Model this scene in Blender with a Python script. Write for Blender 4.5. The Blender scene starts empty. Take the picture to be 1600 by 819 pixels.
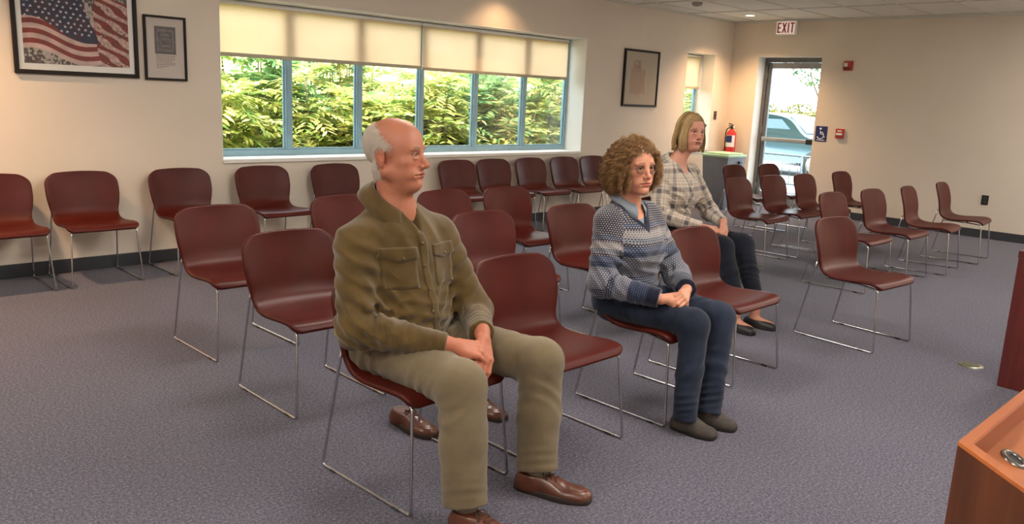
import bpy, bmesh, math, random
import numpy as np
from mathutils import Vector, Matrix
random.seed(7); np.random.seed(7)
S = bpy.context.scene
COL = S.collection
PI = math.pi

# ------------------------------------------------------------------ camera
def setup_camera():
    yaw, pitch, roll = math.radians(44.968), math.radians(11.632), math.radians(2.5875)
    fw = Vector((math.sin(yaw)*math.cos(pitch), math.cos(yaw)*math.cos(pitch), -math.sin(pitch)))
    r0 = Vector((math.cos(yaw), -math.sin(yaw), 0)); u0 = r0.cross(fw)
    c, s = math.cos(roll), math.sin(roll)
    r = r0*c + u0*s; u = u0*c - r0*s
    cd = bpy.data.cameras.new('camera'); co = bpy.data.objects.new('camera', cd); COL.objects.link(co)
    cd.sensor_width = 36; cd.lens = 1267.606/1600*36; cd.clip_start = 0.05; cd.clip_end = 400
    co.matrix_world = Matrix(((r.x, u.x, -fw.x, 0), (r.y, u.y, -fw.y, 0), (r.z, u.z, -fw.z, 1.5), (0, 0, 0, 1)))
    S.camera = co
setup_camera()

# ------------------------------------------------------------------ light and exposure
S.view_settings.view_transform = 'Standard'; S.view_settings.look = 'None'
S.view_settings.gamma = 1; S.view_settings.use_curve_mapping = False
S.view_settings.exposure = 0.2
S.cycles.max_bounces = 8; S.cycles.diffuse_bounces = 5; S.cycles.transparent_max_bounces = 12
S.cycles.sample_clamp_indirect = 6
W = bpy.data.worlds.new('world'); S.world = W; W.use_nodes = True
wb = W.node_tree.nodes['Background']; wb.inputs[0].default_value = (0.80, 0.90, 1.0, 1); wb.inputs[1].default_value = 7.2
SUN = bpy.data.lights.new('sun', 'SUN'); SUN.energy = 11.0; SUN.angle = 0.03; SUN.color = (1, .95, .84)
so = bpy.data.objects.new('sun', SUN); COL.objects.link(so)
so.rotation_euler = Vector((0.45, 0.28, -0.84)).to_track_quat('-Z', 'Y').to_euler()
FILL_W = 23      # watts of the area lamp in each added, unseen troffer
SPOT_W = 70         # watts of each warm downlight

# ------------------------------------------------------------------ helpers
def tag(o, label=None, cat=None, group=None, kind=None):
    if label: o['label'] = label
    if cat: o['category'] = cat
    if group: o['group'] = group
    if kind: o['kind'] = kind
    return o

def empty(name, loc=(0, 0, 0), rz=0.0, label=None, cat=None, group=None, parent=None):
    o = bpy.data.objects.new(name, None); COL.objects.link(o)
    o.location = loc; o.rotation_euler = (0, 0, rz); o.empty_display_size = .05
    if parent: o.parent = parent
    return tag(o, label, cat, group)

def copy_tree(o, parent=None):
    kids = list(o.children)
    c = o.copy(); COL.objects.link(c); c.parent = parent
    for k in kids: copy_tree(k, c)
    return c

def mesh_np(name, V, F, mat=None, parent=None, smooth=True, uv=None, loc=(0, 0, 0)):
    """V (n,3); F list of tuples or (m,4)/(m,3) int array"""
    me = bpy.data.meshes.new(name)
    V = np.asarray(V, dtype=np.float32)
    if isinstance(F, np.ndarray):
        k = F.shape[1]; n = len(F)
        me.vertices.add(len(V)); me.vertices.foreach_set('co', V.ravel())
        me.loops.add(n*k); me.loops.foreach_set('vertex_index', F.astype(np.int32).ravel())
        me.polygons.add(n); me.polygons.foreach_set('loop_start', np.arange(0, n*k, k, dtype=np.int32))
        me.update(calc_edges=True)
    else:
        me.from_pydata(V.tolist(), [], F); me.update()
    if smooth: me.polygons.foreach_set('use_smooth', np.ones(len(me.polygons), bool))
    if uv is not None:
        l = me.uv_layers.new(name='UVMap'); idx = np.zeros(len(me.loops), np.int32)
        me.loops.foreach_get('vertex_index', idx); l.data.foreach_set('uv', np.asarray(uv, np.float32)[idx].ravel())
    o = bpy.data.objects.new(name, me); COL.objects.link(o); o.location = loc
    if mat: me.materials.append(mat)
    if parent: o.parent = parent
    return o

class MB:
    """collects simple solids into one mesh"""
    def __init__(s): s.v = []; s.f = []; s.sm = []
    def add(s, V, F, smooth=False):
        b = len(s.v); s.v += [tuple(map(float, q)) for q in V]; s.f += [tuple(i+b for i in f) for f in F]; s.sm += [smooth]*len(F); return s
    def box(s, x0, y0, z0, x1, y1, z1, M=None):
        V = [(x, y, z) for z in (z0, z1) for y in (y0, y1) for x in (x0, x1)]
        if M is not None: V = [tuple(M @ Vector(q)) for q in V]
        return s.add(V, [(0, 2, 3, 1), (4, 5, 7, 6), (0, 1, 5, 4), (2, 6, 7, 3), (0, 4, 6, 2), (1, 3, 7, 5)])
    def bbox(s, x0, y0, z0, x1, y1, z1, b=.004, seg=2):
        """bevelled box"""
        bm = bmesh.new(); bmesh.ops.create_cube(bm, size=1)
        for v in bm.verts:
            v.co = Vector(((x0+x1)/2+v.co.x*(x1-x0), (y0+y1)/2+v.co.y*(y1-y0), (z0+z1)/2+v.co.z*(z1-z0)))
        bmesh.ops.bevel(bm, geom=list(bm.edges), offset=b, segments=seg, profile=.5, affect='EDGES')
        bm.verts.index_update()
        s.add([v.co[:] for v in bm.verts], [[v.index for v in f.verts] for f in bm.faces], False); bm.free(); return s
    def lathe(s, prof, c=(0, 0, 0), n=24, axis='z', smooth=True, cap=True):
        V = []; F = []
        for r, h in prof:
            for i in range(n):
                a = 2*PI*i/n; q = (r*math.cos(a), r*math.sin(a), h)
                if axis == 'x': q = (q[2], q[0], q[1])
                if axis == 'y': q = (q[1], q[2], q[0])
                V.append((q[0]+c[0], q[1]+c[1], q[2]+c[2]))
        m = len(prof)
        for j in range(m-1):
            for i in range(n):
                F.append((j*n+i, j*n+(i+1) % n, (j+1)*n+(i+1) % n, (j+1)*n+i))
        if cap: F.append(tuple(range(n))[::-1]); F.append(tuple(range((m-1)*n, m*n)))
        return s.add(V, F, smooth)
    def tube(s, pts, r, n=8, cap=True, smooth=True, closed=False):
        V, F = tube_np(pts, r, n, closed, cap); return s.add(V, F, smooth)
    def poly(s, pts, d):
        """extrude polygon pts (3d list) by vector d"""
        n = len(pts); V = [tuple(q) for q in pts]+[tuple(np.add(q, d)) for q in pts]
        F = [tuple(range(n))[::-1], tuple(range(n, 2*n))]+[(i, (i+1) % n, n+(i+1) % n, n+i) for i in range(n)]
        return s.add(V, F)
    def build(s, name, mat, parent=None, loc=(0, 0, 0)):
        o = mesh_np(name, np.array(s.v), s.f, mat, parent, smooth=False, loc=loc)
        o.data.polygons.foreach_set('use_smooth', np.array(s.sm, bool)); return o

def tube_np(pts, r, n=8, closed=False, cap=True):
    P = np.asarray(pts, float); m = len(P); r = np.broadcast_to(np.asarray(r, float), (m,))
    if closed: T = np.roll(P, -1, 0)-np.roll(P, 1, 0)
    else: T = np.gradient(P, axis=0)
    T /= np.linalg.norm(T, axis=1)[:, None]+1e-12
    up = np.array([0, 0, 1.]) if abs(T[0][2]) < .9 else np.array([1., 0, 0])
    V = []; N = np.cross(T[0], up); N /= np.linalg.norm(N)
    for i in range(m):
        N = N-T[i]*(N@T[i]); N /= np.linalg.norm(N)+1e-12; B = np.cross(T[i], N)
        for k in range(n):
            a = 2*PI*k/n; V.append(P[i]+r[i]*(N*math.cos(a)+B*math.sin(a)))
    F = []
    for j in range(m if closed else m-1):
        j2 = (j+1) % m
        for k in range(n): F.append((j*n+k, j*n+(k+1) % n, j2*n+(k+1) % n, j2*n+k))
    if cap and not closed: F.append(tuple(range(n))[::-1]); F.append(tuple(range((m-1)*n, m*n)))
    return V, F

def round_path(pts, rad, k=5):
    P = [Vector(q) for q in pts]; out = [P[0]]
    for i in range(1, len(P)-1):
        a, b, c = P[i-1], P[i], P[i+1]; r = min(rad, (a-b).length*.49, (c-b).length*.49)
        p0 = b+(a-b).normalized()*r; p1 = b+(c-b).normalized()*r
        for j in range(k+1):
            t = j/k; out.append(p0*(1-t)**2+b*2*t*(1-t)+p1*t*t)
    out.append(P[-1]); return [tuple(q) for q in out]

def catmull(P, n):
    P = np.asarray(P, float); Q = np.vstack([2*P[0]-P[1], P, 2*P[-1]-P[-2]]); out = []
    m = len(P)-1
    for t in np.linspace(0, m, n):
        i = min(int(t), m-1); u = t-i; a, b, c, d = Q[i:i+4]
        out.append(.5*((2*b)+(-a+c)*u+(2*a-5*b+4*c-d)*u*u+(-a+3*b-3*c+d)*u**3))
    return np.array(out)

# ------------------------------------------------------------------ materials
class NT:
    def __init__(s, name):
        s.m = bpy.data.materials.new(name); s.m.use_nodes = True; s.t = s.m.node_tree; s.n = s.t.nodes; s.l = s.t.links
        s.b = s.n['Principled BSDF']; s.out = s.n['Material Output']
    def node(s, typ, **kw):
        n = s.n.new(typ)
        for k, v in kw.items():
            if k.startswith('_'): setattr(n, k[1:], v)
            elif k.startswith('i'): n.inputs[int(k[1:])].default_value = v
        return n
    def link(s, a, b): s.l.new(a, b)
    def coord(s, kind='Object', scale=(1, 1, 1), rot=(0, 0, 0)):
        tc = s.node('ShaderNodeTexCoord'); mp = s.node('ShaderNodeMapping'); s.link(tc.outputs[kind], mp.inputs[0])
        mp.inputs['Scale'].default_value = scale; mp.inputs['Rotation'].default_value = rot; return mp.outputs[0]
    def noise(s, vec, scale, detail=2, rough=.5, dist=0):
        n = s.node('ShaderNodeTexNoise'); n.inputs['Scale'].default_value = scale; n.inputs['Detail'].default_value = detail
        n.inputs['Roughness'].default_value = rough; n.inputs['Distortion'].default_value = dist
        if vec: s.link(vec, n.inputs['Vector'])
        return n.outputs['Fac']
    def ramp(s, fac, stops, interp='LINEAR'):
        r = s.node('ShaderNodeValToRGB'); r.color_ramp.interpolation = interp; e = r.color_ramp.elements
        while len(e) > 1: e.remove(e[-1])
        e[0].position = stops[0][0]; e[0].color = (*stops[0][1], 1)
        for p, c in stops[1:]:
            q = e.new(p); q.color = (*c, 1)
        s.link(fac, r.inputs[0]); return r.outputs[0]
    def math(s, op, a, b=None, c=None, clamp=False):
        n = s.node('ShaderNodeMath', _operation=op); n.use_clamp = clamp
        for i, q in enumerate((a, b, c)):
            if q is None: continue
            if isinstance(q, (int, float)): n.inputs[i].default_value = q
            else: s.link(q, n.inputs[i])
        return n.outputs[0]
    def mix(s, fac, a, b, blend='MIX'):
        n = s.node('ShaderNodeMix', _data_type='RGBA', _blend_type=blend)
        for sock, q in ((n.inputs['Factor'], fac), (n.inputs[6], a), (n.inputs[7], b)):
            if isinstance(q, (int, float)): sock.default_value = q
            elif isinstance(q, (tuple, list)): sock.default_value = (*q, 1)
            else: s.link(q, sock)
        return n.outputs[2]
    def bump(s, h, strength=.3, dist=.01):
        b = s.node('ShaderNodeBump'); b.inputs['Strength'].default_value = strength; b.inputs['Distance'].default_value = dist
        s.link(h, b.inputs['Height']); s.link(b.outputs[0], s.b.inputs['Normal']); return b
    def base(s, c):
        if isinstance(c, (tuple, list)): s.b.inputs['Base Color'].default_value = (*c, 1)
        else: s.link(c, s.b.inputs['Base Color'])
        return s
    def set(s, **kw):
        names = dict(rough='Roughness', metal='Metallic', spec='Specular IOR Level', coat='Coat Weight', coatr='Coat Roughness',
                     sheen='Sheen Weight', sss='Subsurface Weight', emit='Emission Strength', alpha='Alpha', trans='Transmission Weight', ior='IOR')
        for k, v in kw.items(): s.b.inputs[names[k]].default_value = v
        return s

def srgb(r, g, b):
    f = lambda c: (c/255/12.92) if c/255 <= .04045 else ((c/255+.055)/1.055)**2.4
    return (f(r), f(g), f(b))

def plain(name, c, rough=.5, metal=0, var=.08, scale=12, bump=0, **kw):
    t = NT(name); v = t.coord('Object'); n = t.noise(v, scale, 3)
    t.base(t.ramp(n, [(.3, tuple(x*(1-var) for x in c)), (.7, tuple(min(1, x*(1+var)) for x in c))]))
    t.set(rough=rough, metal=metal, **kw)
    if bump: t.bump(t.noise(v, scale*8, 3), bump, .002)
    return t.m

def wood(name, dark, light, scale=1.0, axis='z', rough=.38, coat=.3):
    t = NT(name); sc = {'z': (9, 9, .7), 'x': (.7, 9, 9), 'y': (9, .7, 9)}[axis]
    v = t.coord('Object', tuple(q*scale for q in sc))
    n1 = t.noise(v, 2.2, 6, .6, 1.2); n2 = t.noise(v, 14, 3, .5, .3)
    f = t.math('MULTIPLY_ADD', n2, .3, t.math('MULTIPLY', n1, .75))
    t.base(t.ramp(f, [(.3, dark), (.52, tuple((a+b)/2 for a, b in zip(dark, light))), (.72, light)]))
    t.set(rough=rough, coat=coat, coatr=.25); t.bump(f, .12, .003); return t.m

M = {}
M['chrome'] = plain('chrome', (.62, .62, .63), .2, 1, .03)
M['black_frame'] = plain('black_frame', (.016, .011, .009), .5, 0, .2, spec=.2)
M['white_plastic'] = plain('white_plastic', (.75, .74, .70), .4, 0, .03)
M['black_plastic'] = plain('black_plastic', (.015, .015, .016), .4)
M['red_plastic'] = plain('red_plastic', (.42, .035, .025), .35)
M['grey_metal'] = plain('grey_metal', (.35, .36, .37), .35, .7)
M['dark_aluminium'] = plain('dark_aluminium', (.14, .145, .15), .4, .5)
M['teal_aluminium'] = plain('teal_aluminium', srgb(140, 172, 184), .4, .1, .06)

def glass_mat(name, tint=(1, 1, 1), refl=.06):
    t = NT(name); tr = t.node('ShaderNodeBsdfTransparent'); tr.inputs[0].default_value = (*tint, 1)
    gl = t.node('ShaderNodeBsdfGlossy'); gl.inputs['Roughness'].default_value = .02
    fr = t.node('ShaderNodeFresnel'); fr.inputs[0].default_value = 1.45
    mx = t.node('ShaderNodeMixShader'); t.link(t.math('MULTIPLY', fr.outputs[0], refl/.04*.6, clamp=True), mx.inputs[0])
    t.link(tr.outputs[0], mx.inputs[1]); t.link(gl.outputs[0], mx.inputs[2]); t.link(mx.outputs[0], t.out.inputs[0]); return t.m
M['glass'] = glass_mat('window_glass', (.96, .985, .98), .025)
# ------------------------------------------------------------------ the room shell
YA, XB, ZC = 6.77, 11.308, 2.7255
XL, YC = -2.6, -3.2          # unseen left and rear walls
def wall_mat():
    t = NT('painted_wall'); v = t.coord('Object'); n = t.noise(v, 1.3, 3); n2 = t.noise(v, 160, 2)
    t.base(t.ramp(n, [(.3, srgb(213, 200, 184)), (.7, srgb(219, 207, 192))])); t.set(rough=.75); t.bump(n2, .12, .002); return t.m
M['wall'] = wall_mat()
M['reveal'] = plain('reveal_paint', srgb(226, 222, 214), .6, 0, .02)
def carpet_mat():
    t = NT('carpet'); v = t.coord('Object')
    n = t.noise(v, 210, 3, .75); n2 = t.noise(v, 1.1, 3); n3 = t.noise(v, 85, 2, .6)
    f = t.math('ADD', t.math('MULTIPLY', n, .62), t.math('MULTIPLY', n3, .38))
    c = t.ramp(f, [(.40, srgb(38, 40, 52)), (.5, srgb(77, 78, 93)), (.60, srgb(123, 120, 132))])
    c2 = t.mix(t.math('MULTIPLY', n2, .3), c, srgb(112, 102, 110)); t.base(c2); t.set(rough=.95, spec=.12, sheen=.12); t.bump(n, .5, .006); return t.m
M['carpet'] = carpet_mat()
M['baseboard'] = plain('baseboard_vinyl', srgb(52, 54, 60), .45, 0, .06)
def st(o): o['kind'] = 'structure'; return o

fl = MB().box(XL-.3, YC-.3, -.2, XB+.24, YA+.29, 0); st(fl.build('floor', M['carpet']))
def wall_with_holes(name, mat, u0, u1, z1, holes, plane, a, b):
    """boxes round rectangular holes (u0,u1,z0,z1); plane 'y' -> u is x, slab a..b in y"""
    m = MB(); us = sorted({u0, u1} | {h[0] for h in holes} | {h[1] for h in holes})
    for i in range(len(us)-1):
        s0, s1 = us[i], us[i+1]; hs = sorted([h for h in holes if h[0] <= s0+1e-6 and h[1] >= s1-1e-6], key=lambda h: h[2]); z = 0
        for h in hs+[(0, 0, z1, z1)]:
            if h[2] > z+1e-6:
                if plane == 'y': m.box(s0, a, z, s1, b, h[2])
                else: m.box(a, s0, z, b, s1, h[2])
            z = max(z, h[3])
    return st(m.build(name, mat))
WIN = (3.17, 7.905, .83, 2.22); WIN2 = (10.1, 10.85, .83, 2.22); DOOR = (5.342, 6.327, 0, 2.222)
wall_with_holes('wall_back', M['wall'], XL-.3, XB+.3, 3.1, [WIN, WIN2], 'y', YA, YA+.33)
wall_with_holes('wall_right', M['wall'], YC-.3, YA, 3.1, [DOOR], 'x', XB, XB+.3)
WINL = (-1.5, 3.0, .83, 2.22); 
wall_with_holes('wall_left', M['wall'], YC-.3, YA, 3.1, [], 'x', XL-.3, XL)
wall_with_holes('wall_front', M['wall'], XL, XB, 3.1, [], 'y', YC-.3, YC)
# baseboards
st(MB().bbox(XL, YA-.012, 0, XB, YA, .105, .004).build('baseboard_back', M['baseboard']))
b = MB(); b.bbox(XB-.012, YC, 0, XB, DOOR[0]-.0, .105, .004); b.bbox(XB-.012, DOOR[1], 0, XB, YA-.012, .105, .004); st(b.build('baseboard_right', M['baseboard']))

# ceiling: slab + T-grid + tiles
def tile_mat():
    t = NT('ceiling_tile'); v = t.coord('Object'); n = t.noise(v, 90, 3, .7); n2 = t.noise(v, 4, 2)
    t.base(t.mix(n2, srgb(226, 226, 220), srgb(234, 232, 226))); t.set(rough=.9); t.bump(n, .5, .004); return t.m
M['tile'] = tile_mat(); M['tbar'] = plain('tbar_white', srgb(206, 204, 196), .5, 0, .02)
ceil = st(MB().box(XL-.3, YC-.3, ZC+.03, XB+.3, YA+.33, 3.1).build('ceiling', M['tbar']))
TX, TY = 1.22, .625
gx = [XB-.06-TX*i for i in range(13) if XB-.06-TX*i > XL]; gy = [YA-.36-TY*i for i in range(17) if YA-.36-TY*i > YC]
gx = sorted(gx+[XL, XB]); gy = sorted(gy+[YC, YA])
m = MB()
for x in gx: m.box(x-.012, YC, ZC-.004, x+.012, YA, ZC+.012)
for y in gy: m.box(XL, y-.012, ZC-.004, XB, y+.012, ZC+.012)
m.build('ceiling_grid', M['tbar'], ceil)
st(MB().box(XB-.022, YC, ZC-.03, XB, YA, ZC).build('trim_1', M['tbar'])); st(MB().box(XL, YA-.02, ZC-.02, XB-.022, YA, ZC).build('trim_2', M['tbar']))
TROFF = [(gx[i], gx[i+1], gy[j], gy[j+1]) for i, j in ((2, 4), (5, 4), (8, 4), (2, 8), (1, 12), (5, 8), (9, 8))] if False else []
tilecache = {}
def fill_cell(i, j): return (i, j) in TCELLS
TCELLS = {(2, 3), (5, 3), (8, 3), (2, 7), (5, 7), (8, 7), (2, 11), (5, 11), (11, 3), (11, 7)}
for i in range(len(gx)-1):
    for j in range(len(gy)-1):
        if (i, j) in TCELLS: continue
        w, d = gx[i+1]-gx[i], gy[j+1]-gy[j]
        if w < .03 or d < .03: continue
        k = (round(w, 3), round(d, 3))
        if k not in tilecache:
            o = MB().bbox(-w/2+.006, -d/2+.006, 0, w/2-.006, d/2-.006, .012, .003, 1).build('ceiling_tile', M['tile'], ceil); tilecache[k] = o
        else:
            o = tilecache[k].copy(); COL.objects.link(o)
        o.location = ((gx[i]+gx[i+1])/2, (gy[j]+gy[j+1])/2, ZC+.004)
        o.rotation_euler = (random.uniform(-.002, .002), 0, 0)

# added troffers, out of view: fill light for people, ceiling and right wall
def emis(name, c, s):
    t = NT(name); t.base((0.8, .8, .8)); t.b.inputs['Emission Color'].default_value = (*c, 1); t.set(emit=s); return t.m
M['fill_lens'] = emis('fill_lens', (1, .92, .82), 14.0)
PLACE = {(2, 3): 'nearest the left wall of the front row', (5, 3): 'middle of the front row', (8, 3): 'third in the front row',
         (2, 7): 'left end of the middle row', (5, 7): 'centre of the ceiling', (8, 7): 'third in the middle row', (2, 11): 'left end of the rear row', (5, 11): 'second in the rear row', (11, 3): 'beside the right wall in the front row', (11, 7): 'beside the right wall in the middle row'}
for (i, j) in sorted(TCELLS):
    cx, cy = (gx[i]+gx[i+1])/2, (gy[j]+gy[j+1])/2; w, d = gx[i+1]-gx[i], gy[j+1]-gy[j]
    t = empty('added_troffer', (cx, cy, ZC), 0, 'added white fill light on the unseen ceiling, '+PLACE[(i, j)], 'ceiling light', 'added ceiling fill lights')
    f = MB(); f.box(-w/2+.015, -d/2+.015, .0, w/2-.015, -d/2+.05, .02); f.box(-w/2+.015, d/2-.05, .0, w/2-.015, d/2-.015, .02)
    f.box(-w/2+.015, -d/2+.05, .0, -w/2+.05, d/2-.05, .02); f.box(w/2-.05, -d/2+.05, .0, w/2-.015, d/2-.05, .02); f.build('frame', M['tbar'], t)
    MB().bbox(-w/2+.05, -d/2+.05, -.075, w/2-.05, d/2-.05, .012, .02).build('diffuser', M['fill_lens'], t)
    L = bpy.data.lights.new('fill_lamp', 'AREA'); L.shape = 'RECTANGLE'; L.size = w-.1; L.size_y = d-.1; L.energy = FILL_W*(1.0 if j < 10 else .6); L.color = (1, .92, .82)
    lo = bpy.data.objects.new('fill_lamp', L); COL.objects.link(lo); lo.parent = t; lo.location = (0, 0, -.08)

# warm downlights along the window wall
M['lamp_glow'] = emis('lamp_glow', (1, .78, .5), 14.0); M['can'] = plain('can_reflector', (.55, .5, .42), .3, .6)
for k, (x, lab) in enumerate([(10.55, 'small round lit downlight near the exit sign'), (6.35, 'small round downlight above the wide window'), (.75, 'small round downlight above the flag picture')]):
    y = (6.1, 6.42, 6.05)[k]
    t = empty('ceiling_downlight', (x, y, ZC), 0, lab, 'downlight', 'round ceiling downlights')
    MB().lathe([(.062, .0), (.085, -.006), (.09, -.003), (.088, .002)], n=28, cap=False).build('trim_ring', M['white_plastic'], t)
    MB().lathe([(.062, 0), (.05, .0035)], n=24, cap=False).build('reflector', M['can'], t)
    MB().lathe([(.0, .0), (.056, -.001), (.06, .002)], n=24, cap=False).build('lens', M['lamp_glow'], t)
    L = bpy.data.lights.new('downlight_lamp', 'SPOT'); L.energy = SPOT_W*(3.4, .7, 4.2)[k]; L.color = (1, .62, .33); L.spot_size = math.radians(125); L.spot_blend = .9; L.shadow_soft_size = .04
    lo = bpy.data.objects.new('downlight_lamp', L); COL.objects.link(lo); lo.parent = t; lo.location = (0, 0, -.012)

# ------------------------------------------------------------------ windows
def shade_mat():
    t = NT('roller_shade'); v = t.coord('Object'); n = t.noise(v, 500, 2); n2 = t.noise(v, 3, 2)
    c = t.mix(n2, srgb(238, 214, 190), srgb(242, 222, 202))
    d = t.node('ShaderNodeBsdfDiffuse'); tl = t.node('ShaderNodeBsdfTranslucent'); tp = t.node('ShaderNodeBsdfTransparent')
    t.link(c, d.inputs[0]); t.link(c, tl.inputs[0]); tp.inputs[0].default_value = (.95, .92, .8, 1)
    m1 = t.node('ShaderNodeMixShader'); m1.inputs[0].default_value = .62; t.link(d.outputs[0], m1.inputs[1]); t.link(tl.outputs[0], m1.inputs[2])
    m2 = t.node('ShaderNodeMixShader'); m2.inputs[0].default_value = .10; t.link(m1.outputs[0], m2.inputs[1]); t.link(tp.outputs[0], m2.inputs[2])
    t.link(m2.outputs[0], t.out.inputs[0]); return t.m
M['shade'] = shade_mat(); M['hem'] = plain('shade_hem', srgb(178, 168, 146), .6)
def window(name, rect, ndiv, shades):
    x0, x1, z0, z1 = rect; root = empty(name, ((x0+x1)/2, YA, z0)); root['kind'] = 'structure'
    ox, oz = -(x0+x1)/2, -z0
    def B(m, n, mat, par=root): o = m.build(n, mat, par, (0, 0, 0)); return o
    def bx(m, a, b, c, d, e, f): m.bbox(a+ox, b-YA, c+oz, d+ox, e-YA, f+oz, .003, 1); return m
    # reveal lining boards
    B(bx(MB(), x0, YA+.001, z0, x1, YA+.29, z0+.012), 'sill_board', M['reveal']); 
    B(bx(MB(), x0-.0, YA-.022, z0-.022, x1+.0, YA+.0, z0+.012), 'sill_nosing', M['reveal'])
    B(bx(MB(), x0, YA-.002, z0+.012, x0+.008, YA+.29, z1), 'reveal_side', M['reveal']); B(bx(MB(), x1-.008, YA-.002, z0+.012, x1, YA+.29, z1), 'reveal_side', M['reveal'])
    B(bx(MB(), x0+.008, YA-.002, z1-.008, x1-.008, YA+.29, z1), 'reveal_top', M['reveal'])
    yf = YA+.27
    fr = MB(); bx(fr, x0+.008, yf, z0+.012, x1-.008, yf+.06, z0+.065); bx(fr, x0+.008, yf, z1-.07, x1-.008, yf+.06, z1-.008)
    bx(fr, x0+.008, yf, z0+.065, x0+.05, yf+.06, z1-.07); bx(fr, x1-.05, yf, z0+.065, x1-.008, yf+.06, z1-.07); B(fr, 'window_frame', M['teal_aluminium'])
    w = (x1-x0)/ndiv
    for k in range(1, ndiv):
        xm = x0+w*k; mm = MB(); bx(mm, xm-.032, yf-.004, z0+.066, xm+.032, yf+.058, z1-.071); bx(mm, xm-.012, yf-.012, z0+.066, xm+.012, yf-.003, z1-.071); B(mm, 'mullion', M['teal_aluminium'])
    for k in range(ndiv):
        a = x0+w*k+(.05 if k == 0 else .032); c = x0+w*(k+1)-(.05 if k == ndiv-1 else .032)
        B(MB().box(a+ox, yf+.03-YA, z0+.065+oz, c+ox, yf+.036-YA, z1-.07+oz), 'pane', M['glass'])
        ss = MB(); z2, z3 = z0+.065, z1-.07
        for q in ((a, z2, a+.018, z3), (c-.018, z2, c, z3), (a+.018, z2, c-.018, z2+.018)): bx(ss, q[0], yf+.012, q[1], q[2], yf+.029, q[3])
        B(ss, 'sash', M['teal_aluminium'])
    for (a, c, zb) in shades:
        ys = YA+.232
        sh = B(MB().box(a+ox, ys-YA, zb+oz, c+ox, ys+.0015-YA, z1-.03+oz), 'roller_shade', M['shade'])
        hm = MB(); hm.bbox(a+ox, ys-.007-YA, zb-.022+oz, c+ox, ys+.008-YA, zb+.012+oz, .004, 2); hm.build('hem_bar', M['hem'], sh)
        rl = MB(); rl.lathe([(.018, a+ox), (.018, c+ox)], (0, ys-YA, z1-.034+oz), 16, 'x'); rl.build('roller', M['white_plastic'], sh)
    return root
window('window_1', WIN, 6, [(WIN[0]+.03, 5.49, 1.745), (5.51, WIN[1]-.09, 1.735)])
window('window_2', WIN2, 1, [(WIN2[0]+.02, WIN2[1]-.03, 1.73)])
# ------------------------------------------------------------------ glazed exit door in the right wall
d = empty('door_1', (XB+.2, (DOOR[0]+DOOR[1])/2, 0)); d['kind'] = 'structure'
yc = (DOOR[0]+DOOR[1])/2; hw = (DOOR[1]-DOOR[0])/2
def rb(n, x0, y0, z0, x1, y1, z1, mat, par=d, b=.003): return MB().bbox(x0, y0, z0, x1, y1, z1, b, 1).build(n, mat, par)
rb('reveal_side', -.2, hw-.006, 0, .06, hw, 2.222, M['reveal']); rb('reveal_side', -.2, -hw, 0, .06, -hw+.006, 2.222, M['reveal']); rb('reveal_top', -.2, -hw+.006, 2.214, .06, hw-.006, 2.222, M['reveal'])
rb('jamb', .0, hw-.056, 0, .1, hw-.006, 2.213, M['dark_aluminium']); rb('jamb', .0, -hw+.006, 0, .1, -hw+.03, 2.213, M['dark_aluminium']); rb('head', .0, -hw+.03, 2.15, .1, hw-.056, 2.213, M['dark_aluminium'])
rb('threshold', .0, -hw+.03, 0.0, .1, hw-.056, .02, M['grey_metal'])
lf = empty('door_leaf', (.02, 0, 0), 0, parent=d)
a, c = -hw+.032, hw-.058
rb('stile', 0, c-.06, .025, .045, c, 2.145, M['dark_aluminium'], lf); rb('stile', 0, a, .025, .045, a+.05, 2.145, M['grey_metal'], lf)
rb('rail', 0, a+.05, 2.06, .045, c-.06, 2.145, M['grey_metal'], lf); rb('rail', 0, a+.05, .025, .045, c-.06, .22, M['grey_metal'], lf)
MB().box(.02, a+.05, .22, .026, c-.06, 2.06).build('pane', M['glass'], lf)
pb = rb('push_bar', -.05, a+.04, .985, -.018, c-.05, 1.045, M['grey_metal'], lf, .01)
rb('push_bar_housing', -.055, a+.03, .975, .0, a+.16, 1.055, M['black_plastic'], lf, .008); rb('push_bar_bracket', -.045, c-.06, .98, .0, c-.02, 1.05, M['grey_metal'], lf, .006)
for z in (.3, 1.15, 1.95): MB().lathe([(.012, z-.05), (.012, z+.05)], (-.008, c+.008, 0), 12).build('hinge', M['grey_metal'], lf)
# the parts of the leaf hang directly on the door
for o in list(lf.children):
    o.parent = d; o.location = (.02, 0, 0)
bpy.data.objects.remove(lf)
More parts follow.
